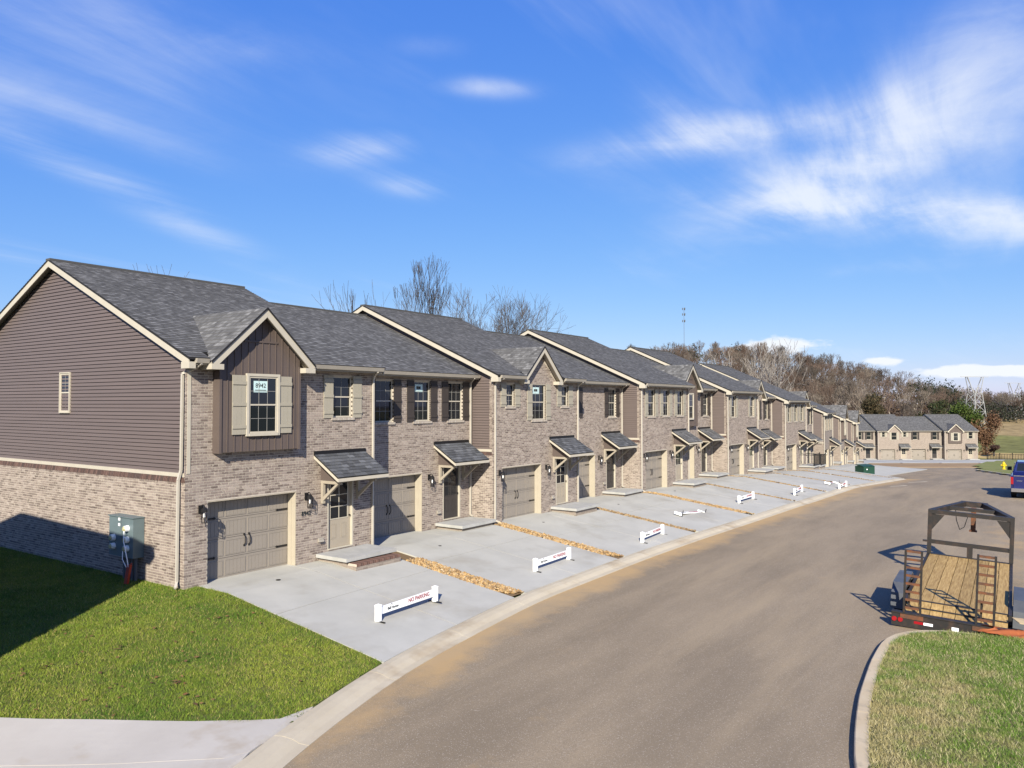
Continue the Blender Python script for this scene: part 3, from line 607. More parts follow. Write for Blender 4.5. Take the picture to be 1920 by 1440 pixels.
def house(label, X, Y, Z, rz, kind, odd, det, group, w=6.40, first=False, last=False, number=None, signs=(), rail=0, step=False, cat='townhouse', base_drop=.9, spouts=True):
    h = thing('townhouse', label, cat, (X, Y, Z), rz, group); K = KINDS[kind]
    dark = not odd; sc = 'brown' if dark else 'tan'; yr = 6.8 if odd else 5.8; zr = ZE + SLOPE * (yr + .32); yb = yr + yr + .32
    zt = 5.46; op = (.62, 3.39); oh = 2.05; door = (4.52, 5.54, .24, 2.34)
    holes = [(op[0], op[1], -.4, oh), door] + [q[:4] for q in K['win']]
    if K.get('bay'): bx0, bx1 = .75, 3.27
    # ---- front wall
    dc, dzt, dsl = (3.20, 6.72, .92) if K.get('dorm') else (1.98, 6.86, .90)
    b = MB(); wall_cells(b, 0, w, -base_drop, zt, holes, .006, .09)
    if K.get('dorm'): b.poly([(dc - 1.36, .006, zt), (dc + 1.36, .006, zt), (dc, .006, dzt)])
    front = build(b, 'front_wall', MT['farbrick' if det == 0 else 'mortar'], h)
    if det >= 1:
        rects = brick_rects(0, w, -.27, zt, holes)
        if K.get('dorm'): rects += brick_rects(dc - 1.36, dc + 1.36, -.27 + (BH + BJ) * 85, dzt, [], lambda x, z: z < dzt - .06 - dsl * abs(x - dc))
        if K.get('bay'): rects = [r for r in rects if not (r[0] > bx0 + .05 and r[1] < bx1 - .05 and r[2] > 3.4)]
        if first:
            near = [r for r in rects if (r[1] - r[0]) > BL - .002 and (r[0] < op[0] or op[1] < r[0] < 4.5) and r[2] < 3.6 and r[2] > -.05]
            near.sort(key=lambda r: r[0] * .25 + abs(r[2] - 2.0)); near = near[:300]; ns = set(near)
            rects = [r for r in rects if r not in ns]
            for r in near:
                ob('brick', _one[rng.choice(len(PC), p=PW)], front, (r[0], rng.uniform(-.0015, .0015), r[2]))
        ob('brick_courses', brick_mesh(rects, fr_front), front, kind='stuff')
    # ---- shell behind the wall
    b = MB(); x0s = .03
    b.poly([(x0s, .10, -base_drop), (w - .02, .10, -base_drop), (w - .02, yb - .3, -base_drop), (x0s, yb - .3, -base_drop)])
    b.quad((x0s, yb - .3, -base_drop), (w - .02, yb - .3, -base_drop), (w - .02, yb - .3, 5.5), (x0s, yb - .3, 5.5))
    b.poly([(w - .02, .012, -base_drop), (w - .02, yb - .3, -base_drop), (w - .02, yb - .3, 5.55), (w - .02, yr, zr - .16), (w - .02, .012, 5.60)])
    if not first: b.poly([(x0s + .06, .012, -base_drop), (x0s + .06, yb - .3, -base_drop), (x0s + .06, yb - .3, 5.55), (x0s + .06, yr, zr - .16), (x0s + .06, .012, 5.60)])
    build(b, 'side_walls', MT['siding'], h)
    # ---- left side
    if first or odd:
        yl = yb - .3 if first else 1.02
        b = MB(); b.quad((.006, .0, -base_drop), (.006, yl, -base_drop), (.006, yl, 2.57), (.006, .0, 2.57))
        b.quad((.060, .0, 2.57), (.060, .20 if not first else .05, 2.57), (.060, .20 if not first else .05, 5.55), (.060, 0, 5.55))
        if first: b.poly([(.098, .02, 2.5), (.098, yl, 2.5), (.098, yl, 5.55), (.098, yr, zr - .15), (.098, .02, 5.6)])
        sw = build(b, 'side_wall', MT['farbrick' if det == 0 else 'mortar'], h)
        if det >= 1:
            rs = brick_rects(.05, yl, -.27, 2.555, [])
            fr_l = lambda U, Wd, Zz: np.stack([Wd, U, Zz], -1)
            if first:
                near = sorted([r for r in rs if r[1] - r[0] > BL - .002 and r[2] > .5], key=lambda r: r[0] + abs(r[2] - 1.8))[:120]; ns = set(near); rs = [r for r in rs if r not in ns]
                for r in near: ob('brick', _one_side[rng.choice(len(PC), p=PW)], sw, (rng.uniform(-.0015, .0015), r[0], r[2]))
            ob('brick_courses', brick_mesh(rs, fr_l), sw, kind='stuff')
            # corner bricks of the return above
            if not first: ob('corner_bricks', brick_mesh(brick_rects(.0, .20, 2.66, 5.5, []), lambda U, Wd, Zz: np.stack([Wd + .045, U, Zz], -1)), sw, kind='stuff')
            # dark rowlock cap on the brick ledge
            n = int(yl / .068); rc = [(i * .068 + .01, i * .068 + .060, 2.56, 2.685) for i in range(n)]
            ob('rowlock_course', brick_mesh(rc, mat='rowlock', frame=lambda U, Wd, Zz: np.stack([Wd - .012 + (Zz - 2.57) * .25, U, Zz], -1), cols=[(.14, .085, .07), (.17, .105, .085), (.11, .075, .065)]), sw, kind='stuff')
        b = MB(); b.box(.03, .10, .10 if first else .02, yl, 2.69, 2.785)
        build(b, 'ledge_trim', MT['trim'], h)
        if first: bx('corner_trim', MT['trim'], h, .035, .13, -.012, .085, 2.777, 5.44)
        if first:
            wo = window(h, 0, .54, 0, 1.12, 0, 2, 2, .03); wo.location = (.055, 6.40, 4.25); wo.rotation_euler = (0, 0, R(-90))
        # lap siding boards
        e = .1; ya0 = .09 if first else .205; k = 0; z = 2.785
        panel = build(MB().quad((.099, ya0, 2.78), (.099, yl, 2.78), (.099, yl, 5.4), (.099, ya0, 5.4)), 'lap_siding', MT['siding'], h) if det else None
        bj = MB()
        while z < zr - .3:
            z1 = z + e
            def lim(zz):
                if zz < 5.36: return ya0, yl
                return max(ya0, -.32 + (zz + .14 - ZE) / SLOPE), min(yl, 2 * yr + .32 - (zz + .14 - ZE) / SLOPE) if first else yl
            a0, c0 = lim(z); a1, c1 = lim(z1)
            if a1 > c1 - .05 or (not first and z > 5.4): break
            pr = .030
            zk = z + e * .80; am, cm = a0 + (a1 - a0) * .8, c0 + (c1 - c0) * .8
            pts = [(.097, a0, z), (.097 - pr, a0, z), (.097 - pr * .6, am, zk), (.097 - .002, am, zk + .002), (.097 - .002, a1, z1), (.097, c0, z), (.097 - pr, c0, z), (.097 - pr * .6, cm, zk), (.097 - .002, cm, zk + .002), (.097 - .002, c1, z1)]
            fc = [(0, 1, 6, 5), (1, 2, 7, 6), (2, 3, 8, 7), (3, 4, 9, 8), (0, 3, 2, 1), (5, 6, 7, 8)]
            if det == 2:
                build(MB().add(pts, fc), 'siding_board', MT['siding'], panel)
            else: bj.add(pts, fc)
            z = z1
        if bj.v: build(bj, 'siding_boards', MT['siding'], panel if panel else h, kind='stuff' if det else None)
    # ---- roof
    xa, xb = (-.16, w + .12) if odd else (0.0, w + (.12 if last else 0))
    if K.get('bay'): cuts = [(xa, .42, -.36), (.42, 3.54, .03), (3.54, xb, -.36)]
    elif K.get('dorm'): cuts = [(xa, dc - 1.42, -.36), (dc - 1.42, dc + 1.42, .03), (dc + 1.42, xb, -.36)]
    else: cuts = [(xa, xb, -.36)]
    b = MB(); t = .05; b2 = MB(); zf = lambda y: ZE - .015 + (zr - ZE + .015) * (y + .36) / (yr + .36)
    for ca, cb, y0_ in cuts:
        roof_slope(b, ca, cb, y0_, zf(y0_), yr, zr)
        b2.prism([(ca + .004, y0_ + .005, zf(y0_) - .004), (ca + .004, yr, zr - .004), (ca + .004, yr, zr - t), (ca + .004, y0_ + .005, zf(y0_) - t)], (cb - ca - .008, 0, 0))
    roof_slope(b, xa, xb, yb + .04, ZE - .015, yr, zr)
    b2.prism([(xa + .004, yb + .035, ZE - .019), (xa + .004, yr, zr - .004), (xa + .004, yr, zr - t), (xa + .004, yb + .035, ZE - .019 - t)], (xb - xa - .008, 0, 0))
    b.box(xa, xb, yr - .13, yr + .13, zr - .045, zr + .018)
    roof = build(b, 'roof', MT['shingle'], h)
    build(b2, 'drip_edge', MT['drip'], roof)
    fh = .17
    for xx, on in ((xa + .012, odd), (xb - .042, odd or last)):
        if not on: continue
        b = MB(); b.prism([(xx, -.33, ZE - .07), (xx, yr, zr - .052), (xx, yb + .01, ZE - .07), (xx, yb - .01, ZE - .07 - fh * .9), (xx, yr, zr - .052 - fh), (xx, -.33 + .02, ZE - .07 - fh * .9)], (.03, 0, 0)); build(b, 'rake_board', MT['trim'], roof)
        if xx < 1: bx('cornice_return', MT['trim'], roof, xx - .004, xx + .17, -.36, -.02, 5.34, 5.50)
    b = MB()   # soffits under the rakes
    if odd: b.prism([(xa + .045, -.3, ZE - .115), (xa + .045, yr, zr - .10), (xa + .045, yr, zr - .115), (xa + .045, -.3, ZE - .13)], (.20, 0, 0)); b.prism([(xa + .045, yb, ZE - .115), (xa + .045, yr, zr - .10), (xa + .045, yr, zr - .115), (xa + .045, yb, ZE - .13)], (.20, 0, 0))
    if b.v: build(b, 'rake_soffit', MT['gutter'], roof)
    gaps = []
    if K.get('bay'): gaps = [(.0 if odd else 0, .36), (3.60, w)]
    elif K.get('dorm'): gaps = [(0, dc - 1.50), (dc + 1.50, w)]
    else: gaps = [(0, w)]
    for a, c in gaps:
        if c - a < .1: continue
        a2 = a + (.02 if a == 0 and odd else 0); g = MB()
        g.prism([(a2, -.44, 5.585), (a2, -.335, 5.585), (a2, -.335, 5.475), (a2, -.41, 5.475)], (c - a2, 0, 0)); g.box(a2, c, -.333, -.31, 5.43, 5.565)
        go = build(g, 'gutter', MT['gutter'], h)
        build(MB().box(a2, c, -.312, .009, 5.425, 5.44), 'soffit', MT['gutter'], h)
    # ---- projecting bay / brick dormer
    if K.get('bay') or K.get('dorm'):
        yf = -.52 if K.get('bay') else -.30; hw = 1.62 if K.get('bay') else 1.46; ap = (dc, dzt + .14); ze = ap[1] - dsl * hw
        vy = lambda z: (z - ZE) / SLOPE - .32
        b = MB(); n = 15
        for s_ in (-1, 1):
            for i in range(n):
                t0, t1 = i / n, (i + 1) / n; xq0, zq0 = dc + s_ * hw * (1 - t0), ze + (ap[1] - ze) * t0; xq1, zq1 = dc + s_ * hw * (1 - t1), ze + (ap[1] - ze) * t1
                e0 = zq0 + .012; ls = math.hypot(hw, ap[1] - ze) / n
                b.quad((xq0, yf, e0), (xq0, max(yf, vy(zq0) + .05), e0), (xq1, vy(zq1) + .05, zq1), (xq1, yf, zq1), [(yf, i * .142 + .002), (vy(zq0), i * .142 + .002), (vy(zq1), (i + 1) * .142 - .002), (yf, (i + 1) * .142 - .002)])
                b.quad((xq0, yf, zq0), (xq0, max(yf, vy(zq0) + .05), zq0), (xq0, max(yf, vy(zq0) + .05), e0), (xq0, yf, e0), [(0, .03)] * 4)
        dr = build(b, 'dormer_roof', MT['shingle'], h)
        b = MB()
        for s_ in (-1, 1): b.prism([(dc + s_ * (hw + .02), yf - .012, ze - .006), (dc, yf - .012, ap[1] + .012), (dc, yf - .012, ap[1] - .045), (dc + s_ * (hw - .0), yf - .012, ze - .05)], (0, .02, 0))
        build(b, 'drip_edge', MT['drip'], dr)
        b = MB()
        for s_ in (-1, 1):
            b.prism([(dc + s_ * hw, yf + .01, ze - .05), (dc + s_ * .001, yf + .01, ap[1] - .046), (dc + s_ * .001, yf + .01, ap[1] - .25), (dc + s_ * (hw - .16), yf + .01, ze - .12)], (0, .03, 0))
            b.box(*sorted((dc + s_ * hw, dc + s_ * (hw - .34))), yf + .008, -.005, ze - .21, ze - .075)
        build(b, 'rake_board', MT['trim'], dr)
        b = MB()
        for s_ in (-1, 1): b.prism([(dc + s_ * (hw - .02), yf + .041, ze - .06), (dc + s_ * .001, yf + .041, ap[1] - .06), (dc + s_ * .001, yf + .041, ap[1] - .10), (dc + s_ * (hw - .02), yf + .041, ze - .10)], (0, -yf - .045 + (1.0 if 0 else 0), 0))
        build(b, 'soffit', MT['gutter'], dr)
    if K.get('bay'):
        yf2 = -.25; bt = lambda x: dzt - .02 - dsl * abs(x - dc)
        b = MB(); b.poly([(bx0, yf2 + .006, 3.26), (bx1, yf2 + .006, 3.26), (bx1, yf2 + .006, bt(bx1)), (dc, yf2 + .006, bt(dc)), (bx0, yf2 + .006, bt(bx0))])
        b.quad((bx0, yf2, 3.26), (bx0, .009, 3.26), (bx0, .009, 5.7), (bx0, yf2, 5.7)); b.quad((bx1, yf2, 3.26), (bx1, .009, 3.26), (bx1, .009, 5.7), (bx1, yf2, 5.7)); b.quad((bx0, yf2, 3.26), (bx1, yf2, 3.26), (bx1, .009, 3.26), (bx0, .009, 3.26))
        bay = build(b, 'bay', MT['batten'], h)
        n = 12; st = (bx1 - bx0) / n; wx = (1.50, 2.56, 3.66, 5.28)
        for i in range(n):
            a, c = bx0 + i * st, bx0 + (i + 1) * st
            mb = MB()
            mb.prism([(a + .001, yf2, 3.26), (c - .001, yf2, 3.26), (c - .001, yf2, bt(c)), (a + .001, yf2, bt(a))], (0, .004, 0))
            for xx in (a + .006,): mb.prism([(xx, yf2 - .018, 3.26), (xx + .028, yf2 - .018, 3.26), (xx + .028, yf2 - .018, bt(xx + .028)), (xx, yf2 - .018, bt(xx))], (0, .0175, 0))
            build(mb, 'siding_board', MT['batten'], bay)
        b = MB(); b.box(bx0 - .012, bx0 + .06, yf2 - .03, .0, 3.24, 5.5); b.box(bx1 - .06, bx1 + .012, yf2 - .03, .0, 3.24, 5.5); b.box(dc - .52, dc + .52, yf2 - .028, yf2 - .001, 6.09, 6.135)
        build(b, 'corner_trim', MT['batten'], bay)
        window(h, 1.58, 2.48, 3.72, 5.20, yf2 - .058, 3, max(det, 1), .07, signs[0] if signs else None)
        if K['bay'] == 1:
            shutter(h, 1.10, 1.50, 3.70, 5.22, yf2 - .022, sc, det); shutter(h, 2.56, 2.96, 3.70, 5.22, yf2 - .022, sc, det)
    for i, (a, c, z0, z1, nx) in enumerate(K['win']):
        sg = signs[i] if (signs and not K.get('bay') and i < len(signs)) else None
        window(h, a, c, z0 + .005, z1, .06, nx, det, 0, sg); sill(h, a, c, z0 - .002, 0, det)
        swd = .36
        for p_, q_ in ((a - swd, a), (c, c + swd)): shutter(h, p_, q_, z0 - .01, z1 + .02, -.004, sc, det)
    # ---- doors
    garage(h, op[0] + .022, op[1] - .022, oh - .03, .33, det)
    entry(h, door[0], door[1], door[2], door[3], .10, dark, det)
    canopy(h, 4.0, 6.0, 3.04, det)
    lantern(h, op[0] - .20, 1.62); lantern(h, op[1] + .34, 1.62)
    b = MB(); b.box(4.1, 6.1, -1.25, -.002, .10, .20)
    stp = build(b, 'stoop', MT['concrete2'], h)
    b = MB(); b.box(4.2, 6.02, -1.15, -.004, -base_drop, .099); build(b, 'stoop_base', MT['farbrick'], stp)
    if step:
        rc = [(4.24 + i * .075, 4.24 + i * .075 + .066, 0, .001) for i in range(23)]
        for i in range(23):
            m_ = cached(('rl', i % 3), lambda: brick_tile(i % 3)); ob('step_brick', m_, stp, (4.24 + i * .076, -1.52, -.010))
        bx('step_base', MT['farbrick'], stp, 4.22, 6.0, -1.51, -1.152, -base_drop, -.012); bx('step_mortar', MT['mortar'], stp, 4.235, 5.985, -1.508, -1.155, -.0118, .055)
    if rail:
        rail_b = MB()
        for xx in np.arange(4.2, 6.01, .13): rail_b.box(xx - .009, xx + .009, -1.2, -1.18, .26, 1.12)
        rb = build(rail_b, 'railing', MT['black'], h)
        bx('handrail', MT['black'], rb, 4.1, 6.1, -1.22, -1.16, 1.12, 1.17); bx('rail_bottom', MT['black'], rb, 4.1, 6.1, -1.21, -1.17, .24, .27)
        for xx in (4.12, 6.06): bx('rail_post', MT['black'], rb, xx - .03, xx + .03, -1.222, -1.158, .201, 1.25)
        for xx in (4.12, 6.06): bx('rail_side', MT['black'], rb, xx - .02, xx + .02, -1.155, -.05, 1.08, 1.12)
        for k in range(3): bx('step', MT['concrete2'], stp, 6.102, 6.102 + .32 * (3 - k), -1.1, -.3, -base_drop, .2 - .17 * (k + 1)) if False else None
    # ---- rainwater and fittings
    if spouts:
        if first: spout(h, [(.16, -.39, 5.47), (.13, -.20, 5.36), (-.01, .14, 5.22), (-.01, .16, 2.86), (-.075, .17, 2.62), (-.085, .17, .16), (-.20, .05, .05)])
        elif odd: spout(h, [(.20, -.39, 5.47), (.10, -.10, 5.34), (.10, -.045, 5.24), (.10, -.045, .12), (.18, -.22, .05)])
        if odd: spout(h, [(w - .25, -.39, 5.47), (w - .10, -.10, 5.34), (w - .09, -.045, 5.24), (w - .09, -.045, .12), (w - .12, -.22, .06)])
        else: spout(h, [(w - .35, -.39, 5.47), (w - .16, -.10, 5.34), (w - .14, -.045, 5.24), (w - .14, -.045, .27), (w - .16, -.18, .24)])
    if det == 2:
        b = MB(); b.box(-.08, .08, -.05, 0, .0, .09); b.prism([(-.09, -.08, .0), (-.09, -.02, .11), (-.09, 0, .11), (-.09, 0, .0)], (.18, 0, 0)); build(b, 'wall_vent', MT['gutter'], h, (4.26, -.001, .53))
    if number:
        ob('house_number', text_mesh(number, .17, MT['ink'], .002), h, (3.72, -.022, 1.40), (R(90), 0, 0))
    return h
def brick_tile(k):
    b = MB(); b.cur = [(.19, .105, .08), (.24, .14, .11), (.15, .09, .07)][k]; b.box(0, .058, 0, .365, 0, .075); return b.mesh('step_brick', MT['rowlock'])
def sign8942(o, w, h):
    p = bx('notice', MT['paper'], o, w * .17, w * .66, .0164, .0174, h * .72, h * .92)
    ob('lettering', text_mesh('8942', .165, MT['ink'], .002, .0006), p, (w * .415, .0156, h * .835), (R(90), 0, 0))
    bx('lettering', MT['ink'], p, w * .22, w * .61, .0156, .0162, h * .752, h * .765)
def blank_sign(o, w, h):
    p = bx('notice', MT['paper'], o, w * .15, w * .62, .0164, .0174, h * .73, h * .92)
    bx('lettering', MT['ink'], p, w * .25, w * .5, .0156, .0162, h * .80, h * .87)

GA = 'townhouses of the near row'
AX = [10.96, 17.36, 23.60, 30.02, 36.36, 42.80, 49.26, 55.70, 62.5, 68.95]
spec = [
    ('bay', 'end townhouse numbered 8942 with brown siding gable wall and boxed bay window'),
    ('three_b', 'townhouse with three windows in dark shutters beside the 8942 house'),
    ('dormer', 'townhouse with pointed brick dormer and tan shutters, nearest brick-gabled one'),
    ('two', 'recessed townhouse with two dark shuttered windows right of the nearest brick dormer'),
    ('three', 'townhouse with three tan shuttered windows, nearer of the two in the near row'),
    ('bay_plain', 'recessed townhouse with brown boxed bay under a gable, farther than the fallen barrier'),
    ('two', 'townhouse with two tan shuttered windows in the middle of the near row'),
    ('dormer_dark', 'recessed townhouse with dark shuttered window under a brick dormer, before the railed stoops'),
    ('three', 'farther townhouse with three tan shuttered windows and a black railed stoop'),
    ('dormer_dark', 'last townhouse of the near row with brick dormer and railed stoop'),
]
HB = [float(hz(AX[i] + 2, 17.2 + (i % 2))) + .012 for i in range(10)]
for i, (k, lab) in enumerate(spec):
    odd = i % 2 == 0; wn_ = (AX[i + 1] - AX[i]) if i < 9 else 6.4
    sg = {0: (sign8942,), 1: (None, blank_sign, None), 2: (None, blank_sign, None)}.get(i, ())
    house(lab, AX[i], 17.3 if odd else 18.3, HB[i], 0, k, odd, 2 if i < 4 else 1, GA, w=wn_, first=i == 0, last=i == 9, number='8942' if i == 0 else None, signs=sg, rail=i in (8, 9), step=i == 0)

# second row, lower, turned a little away
GB = 'townhouses of the middle row'
bspec = [('three', 'first townhouse of the middle row beyond the railed stoops'), ('two', 'recessed townhouse second in the middle row beyond the railed stoops'), ('bay', 'middle row townhouse with brown bay gable, third from the railed stoops'),
         ('three_b', 'recessed fourth townhouse of the middle row'), ('bay', 'farther bay gabled townhouse of the middle row'), ('two', 'last townhouse of the middle row above the green utility cabinet')]
a = R(5.5); bxp, byp = 77.2, 17.75
for i, (k, lab) in enumerate(bspec):
    odd = i % 2 == 0; s_ = i * 6.4; px = bxp + s_ * math.cos(a); py = byp + s_ * math.sin(a)
    if not odd: px -= math.sin(a); py += math.cos(a)
    house(lab, px, py, -1.95 - .43 * (i // 2) * 1.6, a, k, odd, 0, GB, last=i == 5, base_drop=2.5)

# far row across the cross street, facing the camera side
GF = 'townhouses of the far row'
fspec = [('two', False, 'far row townhouse partly hidden behind the middle row'), ('three_b', False, 'far row townhouse with dark shuttered windows left of the far brick dormer'), ('dormer', True, 'far row townhouse with a pointed brick dormer'), ('two', False, 'far row townhouse with dark shutters between brick dormer and brown bay'), ('bay', True, 'end townhouse of the far row with brown bay gable')]
for i, (k, odd, lab) in enumerate(fspec):
    l0 = 90.0 - 6.45 * (5 - i); d0 = 150 + (0 if odd else 1.0); X, Y = du(d0, l0)
    house(lab, X, Y, -6.28, YAW - R(90), k, odd, 0, GF, w=6.45, last=i == 4, base_drop=1.5)

# neighbour house standing left of the picture; its shadow lies on the lawn and side wall
house('neighbouring townhouse left of the lawn whose shadow falls on the brick side wall', 3.0, 14.05, .04, R(86.8), 'two', True, 0, None, w=7.4, base_drop=2, spouts=False, last=True)

# ------------------------------------------------------------------ driveways, gravel, kerb
def drape(poly_rows, name, mat, parent, top, thick=.1):
    """poly_rows: 2D array [i][j] of (x, y) -> sheet with skirts"""
    P = np.array(poly_rows); n, m = P.shape[:2]; b = MB(); idx = lambda i, j: i * m + j
    pts = []
    for i in range(n):
        for j in range(m):
            x, y = P[i, j]; pts.append((x, y, float(top(x, y))))
    fs = [(idx(i, j), idx(i + 1, j), idx(i + 1, j + 1), idx(i, j + 1)) for i in range(n - 1) for j in range(m - 1)]
    ring = [(i, 0) for i in range(n)] + [(n - 1, j) for j in range(1, m)] + [(i, m - 1) for i in range(n - 2, -1, -1)] + [(0, j) for j in range(m - 2, 0, -1)]
    k0 = len(pts); pts += [(pts[idx(*r)][0], pts[idx(*r)][1], pts[idx(*r)][2] - thick) for r in ring]
    L_ = len(ring)
    for q in range(L_): fs.append((idx(*ring[q]), k0 + q, k0 + (q + 1) % L_, idx(*ring[(q + 1) % L_])))
    b.add(pts, fs); return build(b, name, mat, parent)
def dtop(x, y): return hz(x, y) + .010
strips = [(17.14, 17.74), (23.42, 23.95), (30.0, 30.32), (36.28, 36.78), (42.85, 43.12), (49.1, 49.45), (55.6, 55.85), (62.3, 62.7), (68.8, 69.1)]
dlab = ['nearest driveway beside the lawn', 'second driveway from the lawn', 'third driveway from the lawn', 'driveway with the barrier lying fallen', 'fifth driveway from the lawn', 'sixth driveway from the lawn', 'seventh driveway from the lawn', 'eighth driveway from the lawn', 'ninth driveway from the lawn', 'farthest driveway of the near row by the kerb corner']
edges = [11.36] + [q for s_ in strips for q in s_] + [72.2]
for i in range(10):
    xa, xb = edges[2 * i], edges[2 * i + 1]
    dv = ob('driveway', None, None, (0, 0, 0), kind='structure', label='pale concrete ' + dlab[i])
    xm = (xa + xb) / 2; g = .012
    for c0, c1 in ((xa, xm - g), (xm + g, xb)):
        for t0, t1 in ((0, .5), (.5, 1)):
            rows = []
            for tx in np.linspace(0, 1, 5):
                x = c0 + (c1 - c0) * tx; yt = (17.66 if i % 2 == 0 else 18.66); yk = kerb_y(x) + .006
                ys = yt + (yk - yt) * np.linspace(t0 + (.0019 if t0 else 0), t1 - (.0019 if t1 < 1 else 0), 7); rows.append([(x, y) for y in ys])
            drape(rows, 'slab', MT['concrete'], dv, dtop)
    jb = MB(); yt = (17.6 if i % 2 == 0 else 18.6); yk0 = float(kerb_y(xm)); ys = np.linspace(yt, yk0 + .02, 20)
    for p_, q_ in zip(ys, ys[1:]): jb.quad(*[(x, y, float(dtop(x, y)) - .007) for x, y in ((xm - .0125, p_), (xm + .0125, p_), (xm + .0125, q_), (xm - .0125, q_))])
    xs_ = np.linspace(xa + .01, xb - .01, 14); ym = lambda x: ((17.66 if i % 2 == 0 else 18.66) + float(kerb_y(x)) + .006) / 2
    for p_, q_ in zip(xs_, xs_[1:]): jb.quad(*[(x, y, float(dtop(x, y)) - .0085) for x, y in ((p_, ym(p_) - .014), (q_, ym(q_) - .014), (q_, ym(q_) + .014), (p_, ym(p_) + .014))])
    build(jb, 'joint_filler', MT['joint'], dv)
    if i in (0, 1, 2, 3, 4, 6): # little drain cap let into the slab
        zc_ = float(hz(xa + 1.6, 16.3)); build(MB().lathe([(.06, 0), (.06, .012), (.045, .016)], (xa + 1.6, 16.3, zc_), 10), 'drain_cap', MT['black'], dv)

def rocks(name, label, x0, x1, y0f, y1f, n, smin, smax, cols, extra=.05, cat='gravel'):
    ico = np.array([(1, 0, 0), (-1, 0, 0), (0, 1, 0), (0, -1, 0), (0, 0, 1), (0, 0, -1)], float); fc = np.array([(0, 2, 4), (2, 1, 4), (1, 3, 4), (3, 0, 4), (2, 0, 5), (1, 2, 5), (3, 1, 5), (0, 3, 5)])
    t = rng.random(n); x = x0 + (x1 - x0) * rng.random(n) + rng.normal(0, .02, n); ya = y0f(x); yb_ = y1f(x); y = ya + (yb_ - ya) * t
    z = hz(x, y) + rng.uniform(-.025, .03, n) * np.sin(np.clip((x - x0) / (x1 - x0), 0, 1) * math.pi) + .01
    s_ = rng.uniform(smin, smax, (n, 1, 1)) * rng.uniform(.6, 1.2, (n, 1, 3)) * np.array([1, 1, .75]); v = ico[None] * s_ * rng.uniform(.8, 1.2, (n, 6, 1))
    an = rng.uniform(0, 6.28, n); ca, sa = np.cos(an)[:, None], np.sin(an)[:, None]; vx = v[..., 0] * ca - v[..., 1] * sa; vy_ = v[..., 0] * sa + v[..., 1] * ca
    v = np.stack([vx + x[:, None], vy_ + y[:, None], v[..., 2] + z[:, None]], -1).reshape(-1, 3); f = (np.arange(n)[:, None, None] * 6 + fc[None]).reshape(-1, 3)
    c = np.array(cols)[rng.integers(0, len(cols), n)] * rng.uniform(.7, 1.2, (n, 1))
    return ob(name, npmesh(name, v, f, MT['rock'], np.repeat(c, 6, 0)), kind='stuff', label=label, category=cat)
GC = [(.52, .33, .14), (.45, .28, .12), (.60, .42, .21), (.36, .22, .10), (.56, .37, .16), (.50, .38, .24), (.26, .17, .09)]
GC2 = [tuple(np.array(c) * .8) for c in GC] + [(.34, .28, .2)]
slabl = ['between the first and second driveways', 'between the second and third driveways', 'between third and fallen-barrier driveways', 'beyond the fallen barrier', 'between the fifth and sixth driveways', 'between the sixth and seventh driveways', 'between the seventh and eighth driveways', 'between the eighth and ninth driveways', 'before the farthest driveway of the near row']
for i, (a_, c_) in enumerate(strips):
    yh = 15.75 if i == 0 else 17.2
    rocks('gravel_strip', 'strip of tan stones ' + slabl[i], a_, c_, lambda x: np.full_like(x, yh), lambda x, a_=a_, c_=c_: kerb_y(x) + .05 + .45 * (c_ - x) / (c_ - a_), [1500, 1500, 800, 1200, 600, 700, 450, 500, 350][i], .03, .062, GC if i in (0, 1, 3) else GC2)
    b = MB(); ys = np.linspace(yh + 1.2, 12.0, 14)   # earth bed under the stones
    for p_, q_ in zip(ys, ys[1:]): b.quad((a_ - .02, p_, float(hz(a_, p_)) - .03), (c_ + .02, p_, float(hz(c_, p_)) - .03), (c_ + .02, q_, float(hz(c_, q_)) - .03), (a_ - .02, q_, float(hz(a_, q_)) - .03))
    bed = M('bed', (.20, .13, .065), .95) if i == 0 else bpy.data.materials['bed']
    build(b, 'gravel_bed', bed, kind='structure')

# rolled kerb along the driveways, then round the corner
kp = [(float(x), float(kerb_y(x))) for x in np.arange(-8, 70.01, .5)]
cx_, cy_ = 70.0, float(kerb_y(70)); r_ = 2.6; t0 = math.atan2(float(kerb_y(70) - kerb_y(69)), 1)
for t in np.linspace(0, math.pi * .52, 9)[1:]:
    kp.append((cx_ + r_ * math.sin(t) , cy_ + r_ * (1 - math.cos(t)) + .0))
lx, ly = kp[-1]
for k in range(1, 30): kp.append((lx + .02 * k, ly + k * .8))
kp = np.array(kp); seg = np.diff(kp, axis=0); tn = np.vstack([seg, seg[-1:]]); tn = tn / np.linalg.norm(tn, axis=1)[:, None]
tn[1:-1] = (tn[:-2] + tn[1:-1]); tn /= np.linalg.norm(tn, axis=1)[:, None]; nrm = np.stack([tn[:, 1], -tn[:, 0]], 1)
ln = np.concatenate([[0], np.cumsum(np.linalg.norm(seg, axis=1))])
prof = [(0, -.80), (0, -.682), (.14, -.675), (.30, -.70), (.44, -.755), (.60, -.768), (.60, -.85)]
krb = ob('kerb', None, kind='structure', label='rolled concrete kerb along the driveways')
